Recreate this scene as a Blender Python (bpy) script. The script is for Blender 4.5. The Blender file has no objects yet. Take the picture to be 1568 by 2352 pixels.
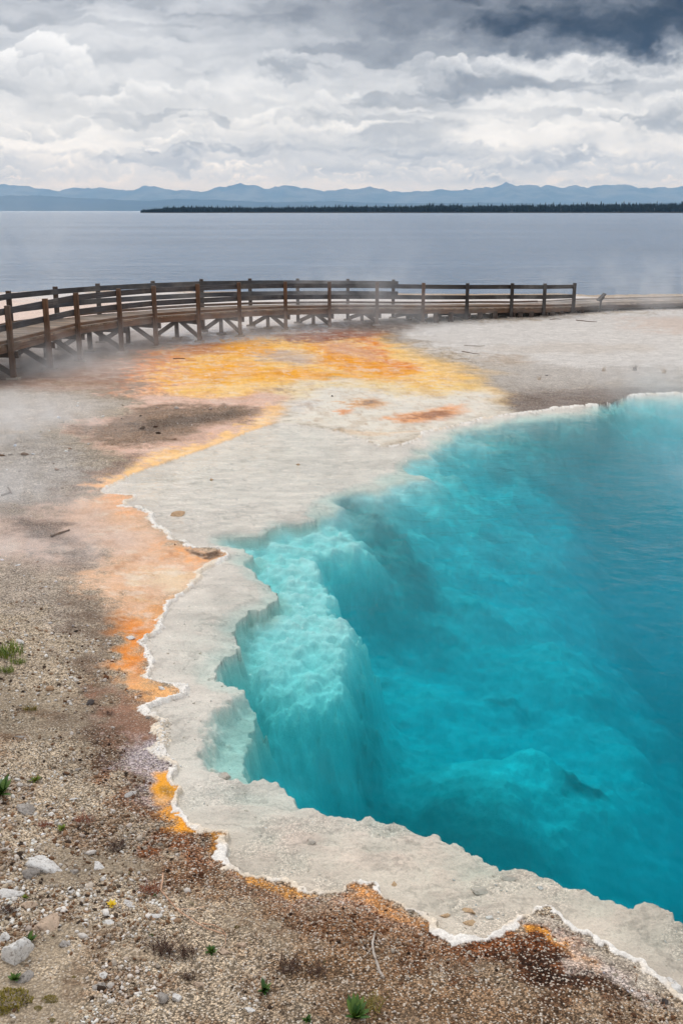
import bpy, math, random
import numpy as np
from mathutils import Vector, Matrix
random.seed(7); RNG = np.random.default_rng(11)
sc = bpy.context.scene
COL = sc.collection
# ------------------------------------------------------------------ camera
F = 2352.0; CX, CY = 784.0, 1176.0; HORIZON = 484.0
PITCH = math.atan((CY - HORIZON) / F); CAMH = 4.5
sp, cp = math.sin(PITCH), math.cos(PITCH)
cam = bpy.data.cameras.new('camera'); cam.sensor_fit = 'VERTICAL'; cam.sensor_height = 36; cam.lens = 36
cam.clip_start = .05; cam.clip_end = 200000
cam_o = bpy.data.objects.new('camera', cam); COL.objects.link(cam_o)
cam_o.location = (0, 0, CAMH); cam_o.rotation_euler = (math.pi/2 - PITCH, 0, 0)
sc.camera = cam_o

def ray(px, py):
    px = np.asarray(px, float); py = np.asarray(py, float)
    xc = (px - CX)/F; yc = -(py - CY)/F
    return np.stack([xc, cp + yc*sp, -sp + yc*cp], -1)
def unproj(px, py, z=0.0):
    d = ray(px, py); t = (z - CAMH)/d[..., 2]
    return np.stack([d[..., 0]*t, d[..., 1]*t], -1)
def at_height(px, py, z):
    p = unproj(px, py, z); return np.array([p[0], p[1], z])
def at_dist(px, py, Y):
    d = ray(px, py); t = Y/d[1]; return np.array([d[0]*t, Y, CAMH + d[2]*t])

# ------------------------------------------------------------------ noise
def _hash(ix, iy, seed):
    h = (ix.astype(np.int64)*374761393 + iy.astype(np.int64)*668265263 + seed*974634777) & 0xffffffff
    h = ((h ^ (h >> 13))*1274126177) & 0xffffffff
    return ((h ^ (h >> 16)) & 0xffff)/65535.0
def vnoise(x, y, seed=0):
    ix = np.floor(x); iy = np.floor(y); fx = x-ix; fy = y-iy
    fx = fx*fx*fx*(fx*(fx*6-15)+10); fy = fy*fy*fy*(fy*(fy*6-15)+10)
    a = _hash(ix, iy, seed); b = _hash(ix+1, iy, seed); c = _hash(ix, iy+1, seed); d = _hash(ix+1, iy+1, seed)
    return (a*(1-fx)+b*fx)*(1-fy) + (c*(1-fx)+d*fx)*fy
def fbm(x, y, oct=4, seed=0, gain=.5):
    s = 0; a = 1; t = 0
    for i in range(oct):
        s = s + a*vnoise(x*2**i + i*17.3, y*2**i - i*9.1, seed+i); t += a; a *= gain
    return s/t
def sstep(a, b, x):
    t = np.clip((x-a)/(b-a), 0, 1); return t*t*(3-2*t)

# ------------------------------------------------------------------ outlines (traced, laid on the ground)
RIM = [(1568,903,1),(1463,909,1),(1426,922,1.3),(1408,930,1.3),(1342,933,.8),(1287,937,.8),(1232,947,.8),(1162,955,.7),(1096,965,.7),(1078,971,.7),(1040,980,.6),(1000,990,.5),(975,993,.4),
 (958,1012,.3),(935,1020,.3),(900,1027,.3),(872,1028,.15),(830,1006,0),(760,988,0),(700,976,0),(640,972,0),(605,981,0),(525,1011,0),(450,1039,0),(375,1064,0),(320,1084,0),(275,1104,.1),(245,1119,.3),(240,1134,.3),(310,1138,.5),
 (288,1164,1),(325,1169,1),(350,1181,.8),(345,1194,.8),(385,1219,.8),(395,1241,1),(425,1246,1),(450,1256,1.1),(500,1259,1),(525,1274,.8),(510,1286,.6),(480,1301,.6),(450,1334,.6),(425,1359,.6),(400,1384,.7),(380,1421,.8),(370,1451,.9),
 (345,1466,1.2),(330,1483,1.2),(346,1503,.8),(349,1523,.6),(343,1554,.6),(356,1567,.7),(395,1571,.7),(424,1576,1),(428,1593,1),(395,1606,1),(373,1611,1),(349,1624,1),(347,1639,1),(382,1650,1.2),(391,1659,1.3),(375,1677,1.4),(387,1703,1.5),
 (376,1730,1.5),(389,1743,1.5),(405,1765,1.6),(402,1790,1.3),(413,1822,.9),(422,1857,.9),(426,1883,1),(440,1903,1),(457,1901,1),(488,1914,1.4),(518,1923,1.3),(527,1949,1.3),(520,1972,1),(540,1997,1),(575,2012,.7),(630,2025,.7),(675,2037,.7),(700,2052,.7),(723,2053,1),
 (767,2048,1),(807,2031,1),(846,2031,1),(863,2050,.9),(896,2073,.8),(952,2101,.8),(992,2118,.8),(1014,2140,.9),(1053,2157,1),(1104,2151,1),(1137,2129,1.2),(1171,2115,.9),(1205,2101,.7),(1250,2095,.6),(1283,2106,1),(1317,2134,1),(1362,2165,1),(1418,2190,1),(1474,2207,1),
 (1496,2230,1),(1524,2252,1),(1547,2263,1),(1568,2280,1),(1680,2360,1),(1950,2360,1),(2350,2150,1),(2600,1800,1),(2600,1400,1),(2350,1150,1),(2000,980,1),(1760,910,1)]
DEEP = [(504,1229),(515,1246),(559,1257),(581,1268),(563,1292),(581,1314),(607,1332),(634,1354),(633,1369),(611,1391),(578,1398),(548,1416),(534,1442),(543,1464),(539,1486),(512,1504),(493,1526),(486,1552),(530,1566),(563,1574),(585,1592),(589,1607),
 (578,1632),(560,1669),(550,1691),(554,1713),(548,1727),(567,1757),(603,1779),(651,1801),(685,1839),(745,1865),(795,1878),(857,1874),(913,1885),(975,1915),(992,1911),(1053,1938),(1121,1969),(1160,1991),(1188,1983),(1222,2000),(1283,2025),(1339,2039),(1373,2050),(1440,2078),
 (1457,2078),(1474,2060),(1513,2067),(1535,2084),(1552,2106),(1568,2112),(1700,2160),(2000,2150),(2300,2000),(2450,1750),(2450,1420),(2250,1180),(1950,1005),(1740,925),(1568,912),(1463,917),(1350,942),(1232,957),(1162,966),(1100,978),(1040,995),(985,1020),(952,1050),
 (900,1085),(850,1105),(784,1141),(765,1166),(745,1181),(720,1191),(650,1201),(595,1199),(555,1221)]
LEDGE = [(585,1255),(658,1262),(695,1244),(731,1238),(786,1238),(816,1259),(845,1270),(823,1281),(768,1288),(731,1288),(731,1310),(746,1343),(768,1390),(772,1416),(805,1442),(819,1460),(808,1493),(790,1515),(795,1559),(775,1584),(713,1599),(658,1595),(607,1577),(581,1540),(583,1486),(592,1431),(640,1398),(634,1369),(607,1332),(560,1290)]
LEDGE2 = [(588,1540),(700,1560),(800,1540),(800,1580),(770,1630),(700,1650),(655,1705),(642,1740),(607,1757),(581,1742),(574,1705),(578,1640)]
LEDGE3 = [(540,1412),(580,1405),(572,1450),(552,1486),(535,1486)]
STEP = [(585,1598),(560,1628),(512,1658),(508,1691),(512,1727),(490,1750),(497,1771),(540,1785),(600,1800),(660,1790),(640,1740),(620,1700),(630,1640),(640,1610)]

def sdf(poly, X, Y, pad=4.0, weights=None):
    """signed distance (positive inside) in metres; far points get -pad or less"""
    poly = np.asarray(poly, float); n = len(poly)
    lo = poly.min(0)-pad; hi = poly.max(0)+pad
    out = np.full(X.shape, -float(pad)); wout = np.zeros(X.shape)
    sel = (X > lo[0]) & (X < hi[0]) & (Y > lo[1]) & (Y < hi[1])
    x = X[sel]; y = Y[sel]
    if x.size == 0: return (out, wout) if weights is not None else out
    best = np.full(x.shape, 1e18); ins = np.zeros(x.shape, bool); w = np.zeros(x.shape)
    for i in range(n):
        x1, y1 = poly[i]; x2, y2 = poly[(i+1) % n]
        dx, dy = x2-x1, y2-y1; L = dx*dx+dy*dy+1e-12
        t = np.clip(((x-x1)*dx+(y-y1)*dy)/L, 0, 1)
        d = (x-x1-t*dx)**2+(y-y1-t*dy)**2
        m = d < best
        best = np.where(m, d, best)
        if weights is not None: w = np.where(m, weights[i]*(1-t)+weights[(i+1) % n]*t, w)
        if abs(dy) > 1e-12:
            c = ((y1 > y) != (y2 > y)) & (x < (x2-x1)*(y-y1)/dy + x1)
            ins ^= c
    d = np.sqrt(best)
    out[sel] = np.where(ins, d, -d); wout[sel] = w
    return (out, wout) if weights is not None else out
def gpoly(pts, z=0.0):
    a = np.array([p[:2] for p in pts], float); return unproj(a[:, 0], a[:, 1], z)

rim_g = gpoly(RIM); rim_w = np.array([p[2] for p in RIM], float)
deep_g = gpoly(DEEP); ledge_g = gpoly(LEDGE, -.33); ledge2_g = gpoly(LEDGE2, -.8); ledge3_g = gpoly(LEDGE3, -.5); step_g = gpoly(STEP, -.1)
SHORE = [(-900,671),(0,671),(340,671),(600,675),(1000,679),(1320,680.5),(1568,679),(2400,678)]
shore_g = gpoly(SHORE)

def bank(d, Y):           # height of dry ground d metres outside the rim
    near = 1 - sstep(9, 14, Y)
    return .02 + near*(.10*np.clip(d-.08, 0, 2.5) + .03*np.clip(d-2.5, 0, 6)) + (1-near)*.012*np.clip(d, 0, 5)

def terrain(X, Y, detail=True):
    X = np.asarray(X, float); Y = np.asarray(Y, float); R = np.hypot(X, Y)
    wx = (fbm(X*3.1, Y*3.1, 3, 5)-.5)*.14 + (fbm(X*13, Y*13, 3, 8)-.5)*.085
    wy = (fbm(X*3.1, Y*3.1, 3, 6)-.5)*.14 + (fbm(X*13, Y*13, 3, 9)-.5)*.085
    s, w = sdf(rim_g, X+wx, Y+wy, 9, rim_w)
    out = {}
    d = np.maximum(-s, 0)
    z = bank(d, Y)
    lump = fbm(X*.8, Y*.8, 4, 20)-.5
    z = z + lump*np.clip(d*.12, 0, .07)
    if detail:
        z = z + (fbm(X*9, Y*9, 4, 30)-.5)*np.clip(d*.1, 0, .028)*(1-sstep(14, 30, R)*.5)
    # white crust along the rim
    wn = (.018 + .062*w*np.clip(2.6*(fbm(X*4.5, Y*4.5, 4, 40, .6)-.24), .22, 1.6))*np.interp(Y, [5.5, 7.5, 9.5, 20], [.42, .58, .78, 1.3])
    u = (s + wn*.55)/wn
    cr = np.clip(1-np.abs(u), 0, 1); cr = cr*np.clip(w*2, 0, 1)*np.clip(.55+1.4*fbm(X*4.3, Y*4.3, 3, 47), 0, 1)
    crust = np.sqrt(cr)
    knob = fbm(X*22, Y*22, 3, 44)
    zc = crust*(.003+.026*knob)*np.clip(w, .3, 1.3)
    # shelf
    sh = np.maximum(s, 0)
    rip = fbm(X*5, Y*9, 4, 50)-.5
    rip2 = fbm(X*26, Y*40, 3, 53)-.5
    wv = 1/(1+np.exp(-(rip2)*14))            # ledgy scales
    shf = sstep(13, 10, Y)
    zs = -.005 - (.005+.015*shf)*(1-np.exp(-sh/.6)) + rip*(.010+.022*shf)*np.clip(sh*2, 0, 1) + (fbm(X*3.1, Y*3.6, 4, 57, .55)-.5)*.075*sstep(9.5, 6.5, Y)*np.clip(sh*2, 0, 1)-.012*sstep(9.5, 6.5, Y) + (wv-.5)*.010*np.clip(sh*4, 0, 1)
    zs = np.minimum(zs, .001)
    # flat overflow apron beyond the open side
    z = np.where(s > 0, zs, z) + zc
    # deep
    ex = (fbm(X*4.5, Y*4.5, 4, 60)-.5)*.34; ey = (fbm(X*4.5, Y*4.5, 4, 61)-.5)*.34
    far = sstep(11, 15, Y)
    ex2 = (fbm(X*14, Y*14, 2, 64)-.5)*.10; ey2 = (fbm(X*14, Y*14, 2, 65)-.5)*.10
    lx = (fbm(X*1.3, Y*1.3, 3, 66)-.5)*1.0*far; ly = (fbm(X*1.3, Y*1.3, 3, 67)-.5)*1.0*far
    dd = sdf(deep_g, X+ex*(.34-.1*far)+ex2*.7*(1-far)+lx, Y+ey*(.34-.1*far)+ey2*.7*(1-far)+ly, 2.0)
    t = np.maximum(dd, 0)
    base = 1.75 + 1.2*(fbm(X*.5, Y*.5, 3, 70)-.5) + .5*(fbm(X*1.3, Y*1.3, 4, 73, .45)-.5) + 1.0*sstep(8.9, 7.0, Y-X*.35) + 1.7*sstep(2.2, 5.5, X-.10*(Y-9)) + .7*np.exp(-((X+.2)**2+(Y-8.0)**2)/1.2)
    prof = np.where(far > .5, 1-np.exp(-t/1.0), 1-np.exp(-t/.20))
    prof = (1-far)*(1-np.exp(-(t/.42)**1.25)) + far*(1-np.exp(-(t/1.9)**1.5))
    dep = base*prof
    nz = fbm(X*6, Y*6, 4, 77)-.5
    def ledge(poly, depth, soft, amp=.4):
        l = sdf(poly, X+ex*amp*1.3+ex2, Y+ey*amp*1.3+ey2, 2.0)
        return sstep(-soft*1.4, soft*.4, l), depth + nz*.20 + lump2
    lump2 = (fbm(X*9, Y*9, 3, 79)-.5)*.09*np.clip(t*3, 0, 1)
    dep = dep + lump2; lm = np.zeros(X.shape)
    for pol, de, so in ((ledge2_g, np.interp(Y, [8.4, 9.9], [1.55, .75]), .6), (ledge_g, np.interp(Y, [9.5, 10.2, 11.2], [.42, .27, .17]), .30), (ledge3_g, .5, .15)):
        m, zz = ledge(pol, de, so)
        dep = np.where(t > 0, dep*(1-m) + np.minimum(zz, dep+.1)*m, dep); lm = np.maximum(lm, m*(1. if pol is ledge_g else .22))
    z = z - np.where(s > 0, sstep(-.28, 0, dd)*.045*sstep(7.6, 8.6, Y)*(.4+1.2*fbm(X*2.5, Y*2.5, 2, 68)), 0)
    z = np.where(t > 0, z*(1-sstep(0, .1, t)) + np.minimum(z, -.06)*sstep(0, .1, t) - dep, z)
    m, zz = ledge(step_g, .16, .12)
    z = np.where(s > 0, z - m*.16*(1-sstep(.0, .5, t)), z)
    # shoreline of the lake
    zsh = np.interp(np.arctan2(X, Y), np.arctan2(shore_g[:, 0], shore_g[:, 1]), np.hypot(shore_g[:, 0], shore_g[:, 1]))
    b = R - zsh - (fbm(X*.35, Y*.35, 3, 80)-.5)*3
    z = np.where(b > 0, z - .16*np.minimum(b, 40), z)
    out.update(lm=lm, z=z, s=s, w=w, crust=crust, t=t, dep=dep, b=b, knob=knob)
    return out
def gz(x, y):
    return terrain(np.atleast_1d(x), np.atleast_1d(y))['z']
def put(px, py):          # pixel -> point on the terrain
    px = np.atleast_1d(np.asarray(px, float)); py = np.atleast_1d(np.asarray(py, float))
    z = np.zeros(px.shape)
    for _ in range(6):
        d = ray(px, py); t = (z-CAMH)/d[:, 2]; x = d[:, 0]*t; y = d[:, 1]*t
        z = .5*z + .5*np.maximum(gz(x, y), -.3)
    return np.stack([x, y, gz(x, y)], -1)

# ------------------------------------------------------------------ node helper
class NT:
    def __init__(s, tree): s.t = tree; s.t.nodes.clear()
    def n(s, typ, **kw):
        nd = s.t.nodes.new(typ)
        for k, v in kw.items():
            if k == 'inp':
                for a, b in v.items(): s.set(nd.inputs[a], b)
            else: setattr(nd, k, v)
        return nd
    def set(s, sock, v):
        if isinstance(v, bpy.types.NodeSocket): s.t.links.new(v, sock)
        elif v is not None:
            if hasattr(sock.default_value, '__len__') and not hasattr(v, '__len__'): v = (v,)*len(sock.default_value)
            if hasattr(v, '__len__') and len(v) == 3 and len(sock.default_value) == 4: v = tuple(v)+(1,)
            sock.default_value = v
    def m(s, op, a, b=None, c=None, clamp=False):
        nd = s.t.nodes.new('ShaderNodeMath'); nd.operation = op; nd.use_clamp = clamp
        for i, v in enumerate((a, b, c)):
            if v is not None: s.set(nd.inputs[i], v)
        return nd.outputs[0]
    def vm(s, op, a, b=None, out=0):
        nd = s.t.nodes.new('ShaderNodeVectorMath'); nd.operation = op
        s.set(nd.inputs[0], a)
        if b is not None: s.set(nd.inputs[3] if op == 'SCALE' else nd.inputs[1], b)
        return nd.outputs[out]
    def mix(s, f, a, b, mode='MIX'):
        nd = s.t.nodes.new('ShaderNodeMix'); nd.data_type = 'RGBA'; nd.blend_type = mode
        s.set(nd.inputs[0], f); s.set(nd.inputs[6], a); s.set(nd.inputs[7], b)
        return nd.outputs[2]
    def rng(s, v, a, b, c=0, d=1, smooth=False, clamp=True):
        nd = s.t.nodes.new('ShaderNodeMapRange'); nd.clamp = clamp
        if smooth: nd.interpolation_type = 'SMOOTHSTEP'
        for i, x in enumerate((v, a, b, c, d)): s.set(nd.inputs[i], x)
        return nd.outputs[0]
    def noise(s, vec, scale, detail=4, rough=.5, dist=0, col=False):
        nd = s.t.nodes.new('ShaderNodeTexNoise'); s.set(nd.inputs['Vector'], vec)
        s.set(nd.inputs['Scale'], scale); s.set(nd.inputs['Detail'], detail); s.set(nd.inputs['Roughness'], rough); s.set(nd.inputs['Distortion'], dist)
        return nd.outputs[1 if col else 0]
    def xyz(s, x, y, z=0):
        nd = s.t.nodes.new('ShaderNodeCombineXYZ')
        for i, v in enumerate((x, y, z)): s.set(nd.inputs[i], v)
        return nd.outputs[0]
    def sep(s, v):
        nd = s.t.nodes.new('ShaderNodeSeparateXYZ'); s.set(nd.inputs[0], v); return nd.outputs
    def attr(s, name, out=0):
        nd = s.t.nodes.new('ShaderNodeAttribute'); nd.attribute_name = name; return nd.outputs[out]
    def geo(s, name): return s.n('ShaderNodeNewGeometry').outputs[name]
    def bump(s, h, strength=.5, dist=.02, normal=None):
        nd = s.t.nodes.new('ShaderNodeBump'); s.set(nd.inputs['Height'], h); s.set(nd.inputs['Strength'], strength); s.set(nd.inputs['Distance'], dist)
        if normal is not None: s.set(nd.inputs['Normal'], normal)
        return nd.outputs[0]
    def bsdf(s, color, rough=.8, normal=None, spec=.5, **kw):
        nd = s.t.nodes.new('ShaderNodeBsdfPrincipled'); s.set(nd.inputs['Base Color'], color); s.set(nd.inputs['Roughness'], rough); s.set(nd.inputs['Specular IOR Level'], spec)
        if normal is not None: s.set(nd.inputs['Normal'], normal)
        for k, v in kw.items(): s.set(nd.inputs[k], v)
        return nd.outputs[0]
    def out(s, surf=None, vol=None):
        o = s.t.nodes.new('ShaderNodeOutputMaterial')
        if surf is not None: s.set(o.inputs[0], surf)
        if vol is not None: s.set(o.inputs[1], vol)
def mat(name):
    m = bpy.data.materials.new(name); m.use_nodes = True; return m, NT(m.node_tree)
def lin(c):
    c = np.asarray(c, float)/255
    return np.where(c <= .04045, c/12.92, ((c+.055)/1.055)**2.4)
def L(*c): return tuple(float(v) for v in lin(c))

# ------------------------------------------------------------------ object helpers
def mesh_obj(name, verts, faces, material=None, parent=None, smooth=False):
    me = bpy.data.meshes.new(name)
    if isinstance(verts, np.ndarray) and isinstance(faces, np.ndarray):
        k = faces.shape[1]
        me.vertices.add(len(verts)); me.vertices.foreach_set('co', verts.astype(np.float32).ravel())
        me.loops.add(faces.size); me.loops.foreach_set('vertex_index', faces.astype(np.int32).ravel())
        me.polygons.add(len(faces)); me.polygons.foreach_set('loop_start', np.arange(0, faces.size, k, dtype=np.int32))
        me.update(calc_edges=True)
    else:
        me.from_pydata([tuple(v) for v in verts], [], faces); me.update()
    if smooth: me.polygons.foreach_set('use_smooth', np.ones(len(me.polygons), bool))
    if material is not None: me.materials.append(material)
    o = bpy.data.objects.new(name, me); COL.objects.link(o)
    if parent is not None: o.parent = parent
    return o
def fattr(o, name, arr):
    a = np.asarray(arr, np.float32)
    if a.ndim == 1:
        at = o.data.attributes.new(name, 'FLOAT', 'POINT'); at.data.foreach_set('value', a)
    else:
        at = o.data.attributes.new(name, 'FLOAT_COLOR', 'POINT')
        at.data.foreach_set('color', np.concatenate([a, np.ones((len(a), 1), np.float32)], 1).ravel())
def tag(o, label=None, cat=None, group=None, kind=None):
    if label: o['label'] = label
    if cat: o['category'] = cat
    if group: o['group'] = group
    if kind: o['kind'] = kind
    return o

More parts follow.
